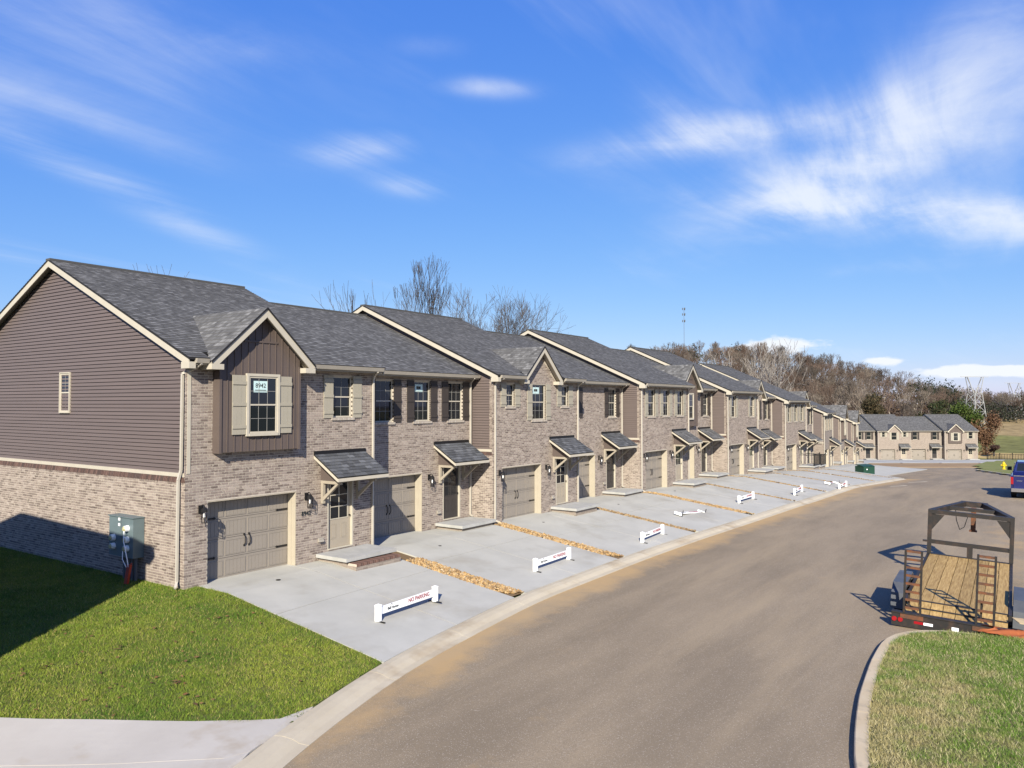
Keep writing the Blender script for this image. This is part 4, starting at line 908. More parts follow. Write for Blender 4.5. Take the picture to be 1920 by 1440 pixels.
def kerb_seg(a0, a1, prof, kp, nrm, ln, par, mat, zf):
    ss = np.linspace(a0, a1, 8); px = np.interp(ss, ln, kp[:, 0]); py = np.interp(ss, ln, kp[:, 1]); nx_ = np.interp(ss, ln, nrm[:, 0]); ny_ = np.interp(ss, ln, nrm[:, 1])
    pts = []
    for k in range(8):
        zb_ = float(zf(px[k], py[k]))
        for o_, z_ in prof: pts.append((px[k] + nx_[k] * o_, py[k] + ny_[k] * o_, zb_ + z_))
    m = len(prof); fs = [(i * m + j, (i + 1) * m + j, (i + 1) * m + j + 1, i * m + j + 1) for i in range(7) for j in range(m - 1)] + [tuple(range(m)), tuple(range(8 * m - 1, 7 * m - 1, -1))]
    return build(MB().add(pts, fs), 'kerb_segment', mat, par)
s_ = 0
while s_ < ln[-1] - .5: kerb_seg(s_ + .005, min(s_ + 3.05, ln[-1]) - .005, prof, kp, nrm, ln, krb, MT['kerb'], gz); s_ += 3.05

# raised island on the right with a square kerb
ipts = [(8.2, 1.0), (10.0, 1.75), (12.0, 2.41), (13.4, 2.67), (14.9, 2.89), (17.0, 3.07), (18.6, 3.12), (19.4, 2.95), (19.95, 2.55), (20.25, 2.0), (20.3, 1.5), (20.22, .5), (20.1, -2), (20.0, -6)]
ip = np.array(ipts); tt = np.concatenate([[0], np.cumsum(np.linalg.norm(np.diff(ip, axis=0), axis=1))]); ts = np.linspace(0, tt[-1], 120); ip = np.stack([np.interp(ts, tt, ip[:, 0]), np.interp(ts, tt, ip[:, 1])], 1)
for _ in range(6): ip[1:-1] = .25 * ip[:-2] + .5 * ip[1:-1] + .25 * ip[2:]
sg_ = np.diff(ip, axis=0); tn = np.vstack([sg_, sg_[-1:]]); tn /= np.linalg.norm(tn, axis=1)[:, None]; inn = np.stack([tn[:, 1], -tn[:, 0]], 1); iln = np.concatenate([[0], np.cumsum(np.linalg.norm(sg_, axis=1))])
ik = ob('island_kerb', None, kind='structure', label='square concrete kerb round the grass island')
s_ = 0
while s_ < iln[-1] - .5: kerb_seg(s_ + .005, min(s_ + 3.05, iln[-1]) - .005, [(0, -.85), (.012, ROADZ + .12), (.03, ROADZ + .135), (.215, ROADZ + .142), (.215, -.85)], ip, inn, iln, ik, MT['tankerb'], gz); s_ += 3.05
# far kerb with lawn and the yellow hydrant
def far_kerb(pts, label):
    p = np.array(pts, float); t_ = np.concatenate([[0], np.cumsum(np.linalg.norm(np.diff(p, axis=0), axis=1))]); q = np.linspace(0, t_[-1], 60); p = np.stack([np.interp(q, t_, p[:, 0]), np.interp(q, t_, p[:, 1])], 1)
    for _ in range(8): p[1:-1] = .25 * p[:-2] + .5 * p[1:-1] + .25 * p[2:]
    s2 = np.diff(p, axis=0); t2 = np.vstack([s2, s2[-1:]]); t2 /= np.linalg.norm(t2, axis=1)[:, None]; n2 = np.stack([t2[:, 1], -t2[:, 0]], 1); l2 = np.concatenate([[0], np.cumsum(np.linalg.norm(s2, axis=1))])
    o = ob('far_kerb', None, kind='structure', label=label); a0 = 0
    while a0 < l2[-1] - .5: kerb_seg(a0 + .01, min(a0 + 4, l2[-1]) - .01, [(0, -.9), (.01, ROADZ + .14), (.2, ROADZ + .15), (.2, -.9)], p, n2, l2, o, MT['kerb'], gz); a0 += 4
    return p
fk = far_kerb([(72, -6), (80.5, 1.2), (82.7, 2.0), (95, 4.8), (105, 7.0), (108, 7.6), (109.5, 7.9), (110.4, 7.2)], 'far concrete kerb in front of the hydrant lawn')

# ------------------------------------------------------------------ lawns
def inpoly(px, py, poly):
    c = np.zeros(len(px), bool); n = len(poly)
    for i in range(n):
        x1, y1 = poly[i]; x2, y2 = poly[(i + 1) % n]
        k = ((y1 > py) != (y2 > py)) & (px < (x2 - x1) * (py - y1) / (y2 - y1 + 1e-12) + x1); c ^= k
    return c
def vnoise(x, y, s, seed):
    g = np.random.default_rng(seed).random((64, 64)); X, Y = x / s, y / s; i = np.floor(X).astype(int); j = np.floor(Y).astype(int); fx, fy = X - i, Y - j; fx = fx * fx * (3 - 2 * fx); fy = fy * fy * (3 - 2 * fy)
    q = lambda a, b: g[a % 64, b % 64]
    return (q(i, j) * (1 - fx) + q(i + 1, j) * fx) * (1 - fy) + (q(i, j + 1) * (1 - fx) + q(i + 1, j + 1) * fx) * fy
def sheet(poly, name, mat, zf, step=.4, **pr):
    P = np.array(poly); xs = np.arange(P[:, 0].min(), P[:, 0].max() + step, step); ys = np.arange(P[:, 1].min(), P[:, 1].max() + step, step)
    X, Y = np.meshgrid(xs, ys, indexing='ij'); ins = inpoly((X[:-1, :-1] + step / 2).ravel(), (Y[:-1, :-1] + step / 2).ravel(), poly)
    nx, ny = len(xs), len(ys); v = np.stack([X, Y, zf(X, Y)], -1).reshape(-1, 3); i = np.arange(nx - 1)[:, None] * ny + np.arange(ny - 1)[None]
    f = np.stack([i, i + ny, i + ny + 1, i + 1], -1).reshape(-1, 4)[ins]
    us, inv = np.unique(f, return_inverse=True)
    return ob(name, npmesh(name, v[us], inv.reshape(f.shape), mat, None, True), **pr)
def turf(poly, n, zf, name, label, pal, lo, hi, straw=0., seed=1, hmin=.03, hmax=.07, lean=.03, bias=None):
    P = np.array(poly); x = rng.uniform(P[:, 0].min(), P[:, 0].max(), n * 3); y = rng.uniform(P[:, 1].min(), P[:, 1].max(), n * 3); k = inpoly(x, y, poly); x, y = x[k][:n], y[k][:n]; n = len(x)
    a = vnoise(x, y, 1.7, seed) * .5 + vnoise(x, y, .55, seed + 1) * .35 + vnoise(x, y, .16, seed + 2) * .35 - .1
    hgt = rng.uniform(hmin, hmax, n) * (.7 + .6 * vnoise(x, y, .22, seed + 5)); th = rng.uniform(0, 2 * math.pi, n); wd = rng.uniform(.003, .0065, n); le = rng.normal(0, lean, (n, 2))
    z = zf(x, y); dx, dy = np.cos(th) * wd, np.sin(th) * wd
    v = np.stack([np.stack([x - dx, y - dy, z - .01], -1), np.stack([x + dx, y + dy, z - .01], -1), np.stack([x + le[:, 0], y + le[:, 1], z + hgt], -1)], 1).reshape(-1, 3)
    if bias is not None: a = a + bias(x, y)
    t = np.clip((a - lo) / (hi - lo), 0, 1)[:, None]; c = np.array(pal[0]) * (1 - t) + np.array(pal[1]) * t
    s_ = rng.random(n) < straw * (.4 + 1.2 * vnoise(x, y, .9, seed + 9)); c[s_] = np.array(pal[2]); c = c * rng.uniform(.7, 1.3, (n, 1))
    return ob(name, npmesh(name, v, np.arange(3 * n).reshape(-1, 3), MT['grass'], np.repeat(c, 3, 0)), kind='stuff', label=label, category='grass')
kxs = np.arange(11.32, 8.7, -.25)
lawnL = [(11.34, 17.28), (11.33, 11.1)] + [(float(x), float(kerb_y(x)) + .02) for x in kxs] + [(8.59, 10.27), (8.23, 10.40), (7.76, 10.72), (7.17, 11.40), (6.59, 12.14), (6.02, 12.89), (5.48, 13.61), (3.1, 16.9), (3.1, 31), (10.94, 31), (10.94, 17.28)]
lawnS = [(11.6, 17.3), (11.6, 10.9)] + [(float(x), float(kerb_y(x)) - .18) for x in kxs] + [(8.5, 10.0), (7.1, 11.2), (5.3, 13.5), (3.0, 16.8), (3.1, 31), (10.97, 31), (10.97, 17.3)]
sheet(lawnS, 'lawn', MT['soil'], lambda x, y: hz(x, y) - .006, .2, kind='structure')
turf(lawnL, 420000, lambda x, y: hz(x, y) + .004, 'lawn_grass', 'green turf of the corner lawn beside the brick side wall', [(.092, .175, .016), (.25, .30, .035), (.40, .34, .11)], .15, .78, .13, 3, .02, .05)
isl = [(float(q[0] + m_[0] * .20), float(q[1] + m_[1] * .20)) for q, m_ in zip(ip, inn)] + [(19, -7), (8, -7)]
izf = lambda x, y: gz(x, y) + ROADZ + .135 + .12 * sst((2.6 - y) / 3)
sheet(isl, 'island_soil', M('island soil', (.17, .145, .06), .95, (.12, .125, .04), 2.5, bump=.5, bscale=30), izf, .2, kind='structure')
isl2 = [p for p in isl if p[1] > -2.4] ; isl2 = isl2 + [(19.9, -2.4), (8.5, -2.4)]
turf(isl2, 190000, izf, 'island_grass', 'straw-tinged winter grass on the kerbed island beside the trailer', [(.40, .34, .15), (.13, .23, .025), (.55, .48, .27)], .32, .66, .20, 21, .025, .07, .04, lambda x, y: np.clip((2.3 - y) * .14, -.15, .3))
fl = [tuple(p) for p in fk if FX * p[0] + FY * p[1] < 95] + [du(108, 64.5), du(120, 72), du(132, 81), du(146, 93.5), du(146, 150), du(40, 62)]
sheet(fl, 'hydrant_lawn', M('far lawn', (.19, .225, .04), .95, (.27, .25, .075), .35, bump=.3, bscale=8), lambda x, y: gz(x, y) + ROADZ + .14, 1.0, kind='structure')
# neighbour driveway at lower left
P_ = [(7.5, 10.2), (6.85, 10.82), (6.05, 11.82), (5.1, 13.07), (3.0, 15.5), (0, 13), (-3.5, 9.5), (-2.6, 3.8), (0, 6.0), (3, 7.8), (5, 8.82), (6.8, 9.66)]
nd = ob('neighbour_driveway', None, kind='structure', label='pale concrete apron at the lower left of the lawn')
bt_ = lambda x, y: hz(x, y) + .022
va = [(9.0, 10.38), (8.25, 10.38), (7.17, 11.38), (5.48, 13.58), (2.9, 17.0)]; vb = [(7.3, 9.80), (6.9, 9.90), (5.7, 11.0), (4.0, 13.1), (1.4, 16.3)]; vc = [(3.2, 7.84), (2.8, 8.25), (1.6, 9.4), (.2, 11.2), (-1.6, 13.2)]; vd = [(-3.2, 3.2), (-3.5, 4.2), (-4.2, 6.0), (-5, 8), (-6, 10)]
def rows2(p, q, n=8, m=14, g=.002):
    P1 = np.array(p); Q1 = np.array(q); s1 = np.linspace(0, 1, m); pi = np.stack([np.interp(s1, np.linspace(0, 1, len(P1)), P1[:, k]) for k in (0, 1)], 1); qi = np.stack([np.interp(s1, np.linspace(0, 1, len(Q1)), Q1[:, k]) for k in (0, 1)], 1)
    return [[tuple(pi[j] * (1 - t) + qi[j] * t) for j in range(m)] for t in np.linspace(g, 1 - g, n)]
for p_, q_ in ((va, vb), (vb, vc), (vc, vd)): drape(rows2(p_, q_), 'slab', MT['walk'], nd, bt_)

apr = ob('apron', None, kind='structure', label='pale concrete apron before the middle row')
for k in range(5):
    x0, x1 = 72.72 + 7.2 * k, 72.72 + 7.2 * (k + 1) - .03; drape([[(x, y) for y in np.linspace(12.8, 17.9 + (x - 77) * .1, 8)] for x in np.linspace(x0, x1, 5)], 'slab', MT['concrete'], apr, lambda x, y: hz(x, y) + .03)
# far driveways and dirt verge in front of the far row
for i in range(5):
    l0 = 90.0 - 6.45 * (5 - i); k0 = 96 if i == 4 else l0 + 6.2; rows = []
    for t in np.linspace(0, 1, 5): rows.append([du(d, l0 + .15 + (k0 - l0 - .15) * t * (1.0 if i < 4 else (1 if d > 140 else .9))) for d in np.linspace(128, 149.8, 6)])
    fdv = ob('far_driveway', None, kind='structure', label='far concrete driveway before the %s house of the far row' % ('first', 'second', 'dormered', 'fourth', 'bay-gabled end')[i])
    drape(rows, 'slab', MT['concrete'], fdv, lambda x, y: gz(x, y) + ROADZ + .06 )
b = MB()
rows = [[du(d, l) for d in np.linspace(108, 128, 8)] for l in np.linspace(42, 84, 16)]
drape(rows, 'dirt_verge', M('dirt', (.40, .27, .14), .95, (.33, .21, .10), .5, bump=.3, bscale=6), None, lambda x, y: gz(x, y) + ROADZ + .03)['kind'] = 'structure'

# ------------------------------------------------------------------ no-parking barriers
def barrier(x, y, rz, label, fallen=False):
    z = float(hz(x, y)); t = thing('parking_barrier', label, 'barrier', (x, y, z), rz, 'no parking barriers on the driveways')
    if fallen: t.rotation_euler = (R(-78), R(4), rz); t.location.z += .10
    Lb = 2.12; hh = .37
    for xx in (0, Lb):
        p = bx('post', MT['white'], t, xx - .055, xx + .055, -.055, .055, .02, hh)
        bd = MB(); bd.box(xx - .062, xx + .062, -.062, .062, hh + .001, hh + .015); bd.add([(xx - .062, -.062, hh + .015), (xx + .062, -.062, hh + .015), (xx + .062, .062, hh + .015), (xx - .062, .062, hh + .015), (xx, 0, hh + .045)], [(0, 1, 4), (1, 2, 4), (2, 3, 4), (3, 0, 4)])
        build(bd, 'cap', MT['white'], p)
        f_ = MB(); f_.box(xx - .02, xx + .02, -.20, .20, .0, .02); build(f_, 'foot', MT['black'], t)
    bd = bx('board', MT['white'], t, .056, Lb - .056, -.016, .016, hh * .42, hh - .04)
    ob('lettering', text_mesh('NO PARKING', .135, MT['red'], .002), bd, (Lb * .69, -.019, hh * .69), (R(90), 0, 0))
    ob('logo', text_mesh('Ball Homes', .085, MT['ink'], .0012), bd, (Lb * .235, -.019, hh * .64), (R(90), 0, 0))
    r_m = cached('logoroof', lambda: MB().prism([(-.05, 0, 0), (.0, 0, .045), (.05, 0, 0), (.035, 0, 0), (0, 0, .03), (-.035, 0, 0)], (0, .002, 0)).mesh('logo_mark', MT['ink']))
    ob('logo_mark', r_m, bd, (Lb * .21, -.019, hh * .79))
    return t
def bpix(x0, y0, x1, y1):  # ground points measured on the flat plane, pushed down to the sloping drive
    def fix(px, py):
        k = 1.0
        for _ in range(12): k = (CAMZ - float(hz(px * k, py * k))) / CAMZ
        return px * k, py * k
    a_, c_ = fix(x0, y0), fix(x1, y1); return a_[0], a_[1], math.atan2(c_[1] - a_[1], c_[0] - a_[0])
bar = [((11.56, 11.38, 13.58, 11.42), 'white no-parking barrier on the nearest driveway'), ((17.39, 11.34, 19.5, 11.44), 'white no-parking barrier on the second driveway from the lawn'), ((22.95, 10.86, 25.34, 11.07), 'white no-parking barrier on the third driveway from the lawn'),
       ((29.04, 12.01, 31.1, 11.69), 'white barrier lying fallen on its side'), ((34.54, 11.59, 36.74, 11.54), 'white no-parking barrier next beyond the fallen one'), ((39.12, 10.38, 42.16, 10.59), 'small white no-parking barrier second beyond the fallen one'), ((42.88, 9.11, 45.44, 9.13), 'farthest standing white barrier near the kerb corner'), ((45.0, 10.0, 47.2, 9.6), 'far white barrier lying flat behind the last standing one')]
for i, (q, lab) in enumerate(bar): barrier(*bpix(*q), lab, i in (3, 7))

# ------------------------------------------------------------------ meter cabinet
mc = thing('meter_cabinet', 'grey-green electric meter cabinet with conduits on the brick side wall', 'meter cabinet', (10.96, 19.05, .0))
bx('cabinet', MT['steelbox'], mc, -.30, -.012, 0, 1.15, .56, 1.56)
bx('hood', MT['steelbox'], mc, -.33, -.012, -.015, 1.165, 1.562, 1.585); bx('seam', MT['pvc'], mc, -.303, -.3005, .56, .572, .64, 1.59)
for yy, zz in ((.25, 1.30), (.25, 1.02), (.90, 1.02), (.25, .80), (.90, .80)):
    m_ = ob('meter', cached('meter', lambda: MB().tube((0, 0, 0), (-.10, 0, 0), .085, .075, 14).mesh('meter', MT['white'])), mc, (-.301, yy, zz)); ob('meter_dome', cached('mdome', lambda: MB().tube((-.101, 0, 0), (-.13, 0, 0), .07, .045, 12).mesh('meter_dome', MT['yellow'])), m_)
for yy, zz in ((.62, 1.47), (.62, 1.33)): bx('label_plate', MT['white'], mc, -.304, -.3005, yy, yy + .09, zz, zz + .07)
for k, yy in enumerate((.12, .28, .42, .55, .66)): build(MB().tube((-.15, yy, -.3), (-.15, yy, .619), .04, .04, 8), 'conduit', MT['pvc'], mc)
build(MB().path([(-.40, .25, 1.3), (-.46, .15, 1.0), (-.48, -.05, .6), (-.48, -.12, .40)], .012, 5), 'cable', MT['white'], mc); build(MB().path([(-.40, .3, .8), (-.45, .22, .55), (-.46, .02, .38)], .010, 5), 'cable', MT['white'], mc)
ls = thing('cable_guard', 'red plastic cable guard leaning below the meter cabinet', 'cable guard', (10.50, 19.0, -.02))
build(MB().prism([(-.05, -.05, .0), (-.05, .08, .0), (-.02, .0, .48), (-.02, -.14, .48)], (.06, 0, 0)), 'body', MT['redplastic'], ls); build(MB().path([(0, -.1, .45), (.02, -.16, .52), (.05, -.05, .5)], .012, 5), 'cord', MT['redplastic'], ls)

# ------------------------------------------------------------------ trailer
tr = thing('flatbed_trailer', 'rusty gooseneck flatbed trailer with wooden deck and raised loading ramps', 'trailer', (20.5, 1.90, -.36)); tr.rotation_euler = (R(2.6), R(-1.6), R(1.8))
TL, hw = 6.5, 1.04
for k in range(8):
    y0 = -hw + k * 2 * hw / 8; g_ = random.uniform(.85, 1.12); b = MB(); b.cur = (.50 * g_, .335 * g_, .135 * g_); b.box(.75, TL, y0 + .007, y0 + 2 * hw / 8 - .007, -.04, 0); build(b, 'plank', MT['plank'], tr)
    b = MB(); b.cur = (.48 * g_, .325 * g_, .135 * g_); b.prism([(.02, y0 + .007, -.20), (.735, y0 + .007, -.002), (.735, y0 + .007, -.04), (.02, y0 + .007, -.24)], (0, 2 * hw / 8 - .014, 0)); build(b, 'plank', MT['plank'], tr)
b = MB()
for s_ in (-1, 1): b.box(.6, TL + .1, *sorted((s_ * (hw + .002), s_ * (hw + .07))), -.20, .02)
for xx in np.arange(.8, TL, .6): b.box(xx, xx + .06, -hw, hw, -.14, -.042)
b.box(.70, .75, -hw, hw, -.16, .012); b.box(TL, TL + .1, -hw - .07, hw + .07, -.2, .02); b.box(.35, .39, -hw, hw, -.10, -.075)
build(b, 'frame', MT['steel'], tr)
b = MB(); b.box(-.10, .015, -hw - .25, hw + .25, -.46, -.16); b.box(-.12, .05, -hw - .25, hw + .25, -.158, -.13); bmp = build(b, 'rear_bumper', MT['steel'], tr)
bx('licence_plate', MT['white'], bmp, -.107, -.102, -.10, .04, -.38, -.28)
for y0, m_ in ((hw - .42, 'lens'), (hw - .62, 'white')): bx('reflector', MT[m_], bmp, -.107, -.102, y0, y0 + .19, -.35, -.29)
for s_ in (-1, 1):
    for q in (0, 1): build(MB().tube((-.10, s_ * (hw + .06 + .13 * q), -.31), (-.125, s_ * (hw + .06 + .13 * q), -.31), .06, .05, 10), 'tail_light', MT['lens'], bmp)
for s_ in (-1, 1):   # fenders and tandem wheels
    ya, yb_ = sorted((s_ * (hw + .09), s_ * (hw + .40)))
    f_ = MB(); pr_ = [(.95, -.35), (1.05, .02), (1.35, .22), (2.75, .22), (3.05, .02), (3.15, -.35), (3.11, -.35), (3.0, .0), (2.73, .17), (1.37, .17), (1.10, .0), (.99, -.35)]
    f_.prism([(x, ya, z) for x, z in pr_], (0, yb_ - ya, 0)); build(f_, 'fender', MT['fender'], tr)
    for xx in (1.62, 2.50):
        w_ = build(MB().tube((0, -.11, 0), (0, .11, 0), .36, .36, 22), 'wheel', MT['rubber'], tr, (xx, (ya + yb_) / 2, -.22)); build(MB().tube((0, s_ * .08, 0), (0, s_ * .118, 0), .2, .18, 16), 'rim', MT['rim'], w_)
def ramp(y, h_):
    r_ = thing_r = MB(); 
    for yy in (y - .19, y + .15): r_.box(-.06, .0, yy, yy + .045, 0, h_)
    ro = build(r_, 'ramp', MT['steel'], tr, (-.02, 0, -.16)); ro.rotation_euler = (0, R(-1), 0)
    n = 7
    for k in range(n + 1): bx('rung', MT['rust'], ro, -.055, -.01, y - .144, y + .149, .12 + (h_ - .18) * k / n, .12 + (h_ - .18) * k / n + .05)
    bx('hinge_plate', MT['rust'], ro, -.10, .02, y - .24, y + .24, -.10, -.002)
    bx('brace', MT['steel'], ro, .03, .07, y + .06, y + .10, .1, .55)
ramp(.86, 1.52); ramp(-.60, 1.62)
b = MB(); th_ = 1.36
for s_ in (-1, 1):
    b = MB(); b.box(TL + .02, TL + .14, *sorted((s_ * (hw - .03), s_ * (hw + .08))), .021, th_ - .12)
    b.prism([(TL + .04, s_ * (hw - .03), th_ - .14), (TL + .04, s_ * (hw - .36), th_ - .14), (TL + .04, s_ * (hw - .03), th_ - .62)], (.05, 0, 0)); build(b, 'neck_post', MT['steel'], tr)
b = MB(); b.box(TL + .02, TL + .14, -hw - .08, hw + .08, th_ - .12, th_)
for s_ in (-1, 1): b.prism([(TL + .141, s_ * (hw + .08), th_ - .16), (TL + .141, s_ * (hw - .08), th_ - .16), (TL + 2.5, s_ * .22, th_ - .16), (TL + 2.5, s_ * .38, th_ - .16)], (0, 0, .16))
b.box(TL + 2.5, TL + 2.66, -.38, .38, th_ - .16, th_); b.box(TL + 1.25, TL + 1.33, -.66, .66, th_ - .13, th_ - .02)
nk = build(b, 'gooseneck', MT['steel'], tr)
build(MB().box(TL + 2.36, TL + 2.49, -.07, .07, th_ - .90, th_ - .165), 'coupler', MT['rust'], nk); build(MB().box(TL + 2.33, TL + 2.52, -.11, .11, th_ - .94, th_ - .901), 'coupler_foot', MT['rust'], nk)
build(MB().path([(TL + 2.0, .5, th_ - .16), (TL + 2.0, .46, th_ - .55), (TL + 2.05, .36, th_ - .86), (TL + 2.15, .24, th_ - .78), (TL + 2.3, .13, th_ - .35)], .012, 5), 'cable', MT['rubber'], nk)
bx('headboard_rail', MT['steel'], tr, TL + .045, TL + .10, -hw + .031, hw - .031, .32, .44); bx('headboard_post', MT['steel'], tr, TL + .05, TL + .09, -.09, .06, .021, .319)
build(MB().box(TL + .0, TL + .08, hw + .081, hw + .2, .36, .41), 'stake_pocket', MT['steel'], tr)
tp = thing('tarp', 'crumpled orange tarp lying on the kerb behind the trailer', 'tarp', (20.35, .62, -.63))
n = 16; gv = []
for i in range(n):
    for j in range(n):
        x, y = (i / (n - 1) - .5), (j / (n - 1) - .5); r0 = 1 + .25 * math.sin(7 * math.atan2(y, x)); gv.append((x * .55 * r0, y * 1.3 * r0, .03 + .10 * max(0, 1 - (2 * x) ** 2) * (.6 + .5 * math.sin(9 * x + 14 * y)) + random.uniform(0, .02)))
b = MB().add(gv, [(i * n + j, (i + 1) * n + j, (i + 1) * n + j + 1, i * n + j + 1) for i in range(n - 1) for j in range(n - 1)]); build(b, 'sheet', MT['orange'], tp, smooth=True)
wb = thing('scrap_board', 'pale scrap of plywood on the orange tarp', 'board', (20.75, .50, -.42)); build(MB().prism([(-.15, -.3, 0), (.12, -.28, .0), (.2, .1, .05), (.05, .3, .08), (-.2, .15, .03)], (0, 0, .015)), 'sheet', M('ply', (.55, .42, .24), .8), wb)

# ------------------------------------------------------------------ pickup truck
tk = thing('pickup_truck', 'dark blue pickup truck parked beyond the trailer', 'pickup truck', (52.3, .98, float(rz_(54, 1)) + .0)); tk.rotation_euler = (0, 0, R(1.0))
hw = .98
def shell(b, secs):
    """secs: list of (x, [(y,z)...]) closed rings"""
    n = len(secs[0][1]); pts = [(x, y, z) for x, r_ in secs for y, z in r_]; fs = [(k * n + i, k * n + (i + 1) % n, (k + 1) * n + (i + 1) % n, (k + 1) * n + i) for k in range(len(secs) - 1) for i in range(n)] + [tuple(range(n - 1, -1, -1)), tuple(range((len(secs) - 1) * n, len(secs) * n))]
    return b.add(pts, fs)
ring = lambda w0, w1, z0, z1, c=.07: [(-w0, z0), (w0, z0), (w0 + .01, z0 + .1), (w1, z1 - c), (w1 - c, z1), (-w1 + c, z1), (-w1, z1 - c), (-w0 - .01, z0 + .1)]
b = MB(); b.box(.06, 2.0, -hw, -hw + .09, .52, 1.32); b.box(.06, 2.0, hw - .09, hw, .52, 1.32); b.box(.06, 2.0, -hw + .09, hw - .09, .52, .80)
shell(b, [(2.0, ring(hw, hw, .5, 1.33)), (3.9, ring(hw, hw, .5, 1.33)), (4.0, ring(hw, hw, .5, 1.30)), (5.45, ring(.95, .93, .5, 1.20)), (5.65, ring(.88, .84, .55, 1.10))]); body = build(b, 'body', MT['blue'], tk)
b = MB(); shell(b, [(2.02, ring(.92, .90, 1.331, 1.40)), (2.20, ring(.90, .76, 1.335, 1.98)), (3.55, ring(.88, .76, 1.335, 2.0)), (4.35, ring(.92, .88, 1.332, 1.38))]); cab = build(b, 'cab', MT['blue'], tk)
build(MB().prism([(2.06, -.72, 1.46), (2.06, .72, 1.46), (2.175, .64, 1.90), (2.175, -.64, 1.90)], (-.03, 0, 0)), 'rear_window', MT['glass'], cab)
build(MB().prism([(4.28, -.74, 1.43), (4.28, .74, 1.43), (3.62, .66, 1.94), (3.62, -.66, 1.94)], (.05, 0, .03)), 'windscreen', MT['glass'], cab)
for s_ in (-1, 1): build(MB().prism([(2.35, s_ * .895, 1.42), (3.95, s_ * .905, 1.42), (3.55, s_ * .80, 1.90), (2.45, s_ * .80, 1.90)], (0, s_ * .02, 0)), 'side_window', MT['glass'], cab)
tg = bx('tailgate', MT['blue'], tk, .0, .055, -hw + .13, hw - .13, .56, 1.34); bx('tailgate_trim', MT['chrome'], tg, -.012, -.001, -hw + .14, hw - .14, 1.29, 1.335); bx('badge', MT['chrome'], tg, -.008, -.001, hw - .55, hw - .28, 1.02, 1.05)
bx('tailgate_handle', MT['black'], tg, -.012, -.001, -.14, .14, 1.13, 1.21)
for s_ in (-1, 1): bx('tail_light', MT['lens'], tk, -.01, .055, *sorted((s_ * (hw - .125), s_ * hw)), .84, 1.24)
b = MB(); b.box(-.17, .0, -hw + .02, -.36, .42, .62); b.box(-.17, .0, .36, hw - .02, .42, .62); b.box(-.13, 0, -.359, .359, .42, .56); rbm = build(b, 'rear_bumper', MT['chrome'], tk); bx('licence_plate', MT['white'], rbm, -.138, -.131, -.16, .16, .44, .55)
for s_ in (-1, 1): build(MB().box(3.75, 3.9, *sorted((s_ * .99, s_ * 1.22)), 1.36, 1.58), 'mirror', MT['black'], tk); bx('headlight', MT['white'], tk, 5.5, 5.67, *sorted((s_ * .6, s_ * .86)), .88, 1.05)
bx('underbody', MT['rubber'], tk, .3, 5.3, -.8, .8, .30, .519)
for xx in (1.15, 4.7):
    for s_ in (-1, 1):
        w_ = build(MB().tube((0, -.13, 0), (0, .13, 0), .40, .40, 24), 'wheel', MT['rubber'], tk, (xx, s_ * .86, .40)); build(MB().tube((0, s_ * .1, 0), (0, s_ * .14, 0), .24, .22, 16), 'rim', MT['rim'], w_)

# ------------------------------------------------------------------ utility cabinet, hydrant, fence
ux, uy = 74.3, 13.65; uz = float(hz(ux, uy))
uc = thing('utility_cabinet', 'dark green utility cabinet on the pavement before the middle row', 'utility cabinet', (ux, uy, uz), R(-35))
bx('plinth', MT['concrete2'], uc, -.75, .75, -.6, .6, -1.0, .06); bx('cabinet', MT['green'], uc, -.62, .62, -.5, .5, .061, .92)
build(MB().prism([(-.66, -.54, .921), (.66, -.54, .921), (.66, .0, 1.06), (-.66, .0, 1.06)], (0, .54, 0)), 'lid', MT['green'], uc); bx('label_plate', MT['white'], uc, -.30, -.20, -.506, -.501, .62, .72)
hx, hy = 110, 4.8; hzz = float(gz(hx, hy)) + ROADZ + .14
hd = thing('fire_hydrant', 'yellow fire hydrant on the far lawn', 'hydrant', (hx, hy, hzz))
build(MB().lathe([(.22, 0), (.22, .06), (.15, .07), (.15, .62), (.19, .64), (.19, .70), (.15, .78), (.06, .86), (.05, .93)], (0, 0, 0), 14), 'barrel', MT['hydr'], hd, smooth=False)
for dx, dy, r_ in ((0, .3, .09), (0, -.3, .09), (-.3, 0, .12)): build(MB().tube((0, 0, .48), (dx, dy, .48), r_, r_, 10), 'nozzle', MT['hydr'], hd)
fe = thing('metal_fence', 'dark metal picket fence behind the hydrant lawn', 'fence', (0, 0, 0)); pm = MB().box(-.03, .03, -.03, .03, 0, 1.1).mesh('picket', MT['black']); pp = MB().box(-.06, .06, -.06, .06, 0, 1.3).mesh('fence_post', MT['black']); prev = None
for k in range(90):
    l = 93 + k * .32; X, Y = du(152 + .02 * k, l); z = float(hz(X, Y)) - .1; ob('fence_post' if k % 8 == 0 else 'picket', pp if k % 8 == 0 else pm, fe, (X, Y, z), (0, 0, YAW))
    if k % 8 == 0:
        if prev:
            for hh in (.25, 1.0): build(MB().tube((prev[0], prev[1], prev[2] + hh), (X, Y, z + hh), .03, .03, 4), 'rail', MT['black'], fe)
        prev = (X, Y, z)

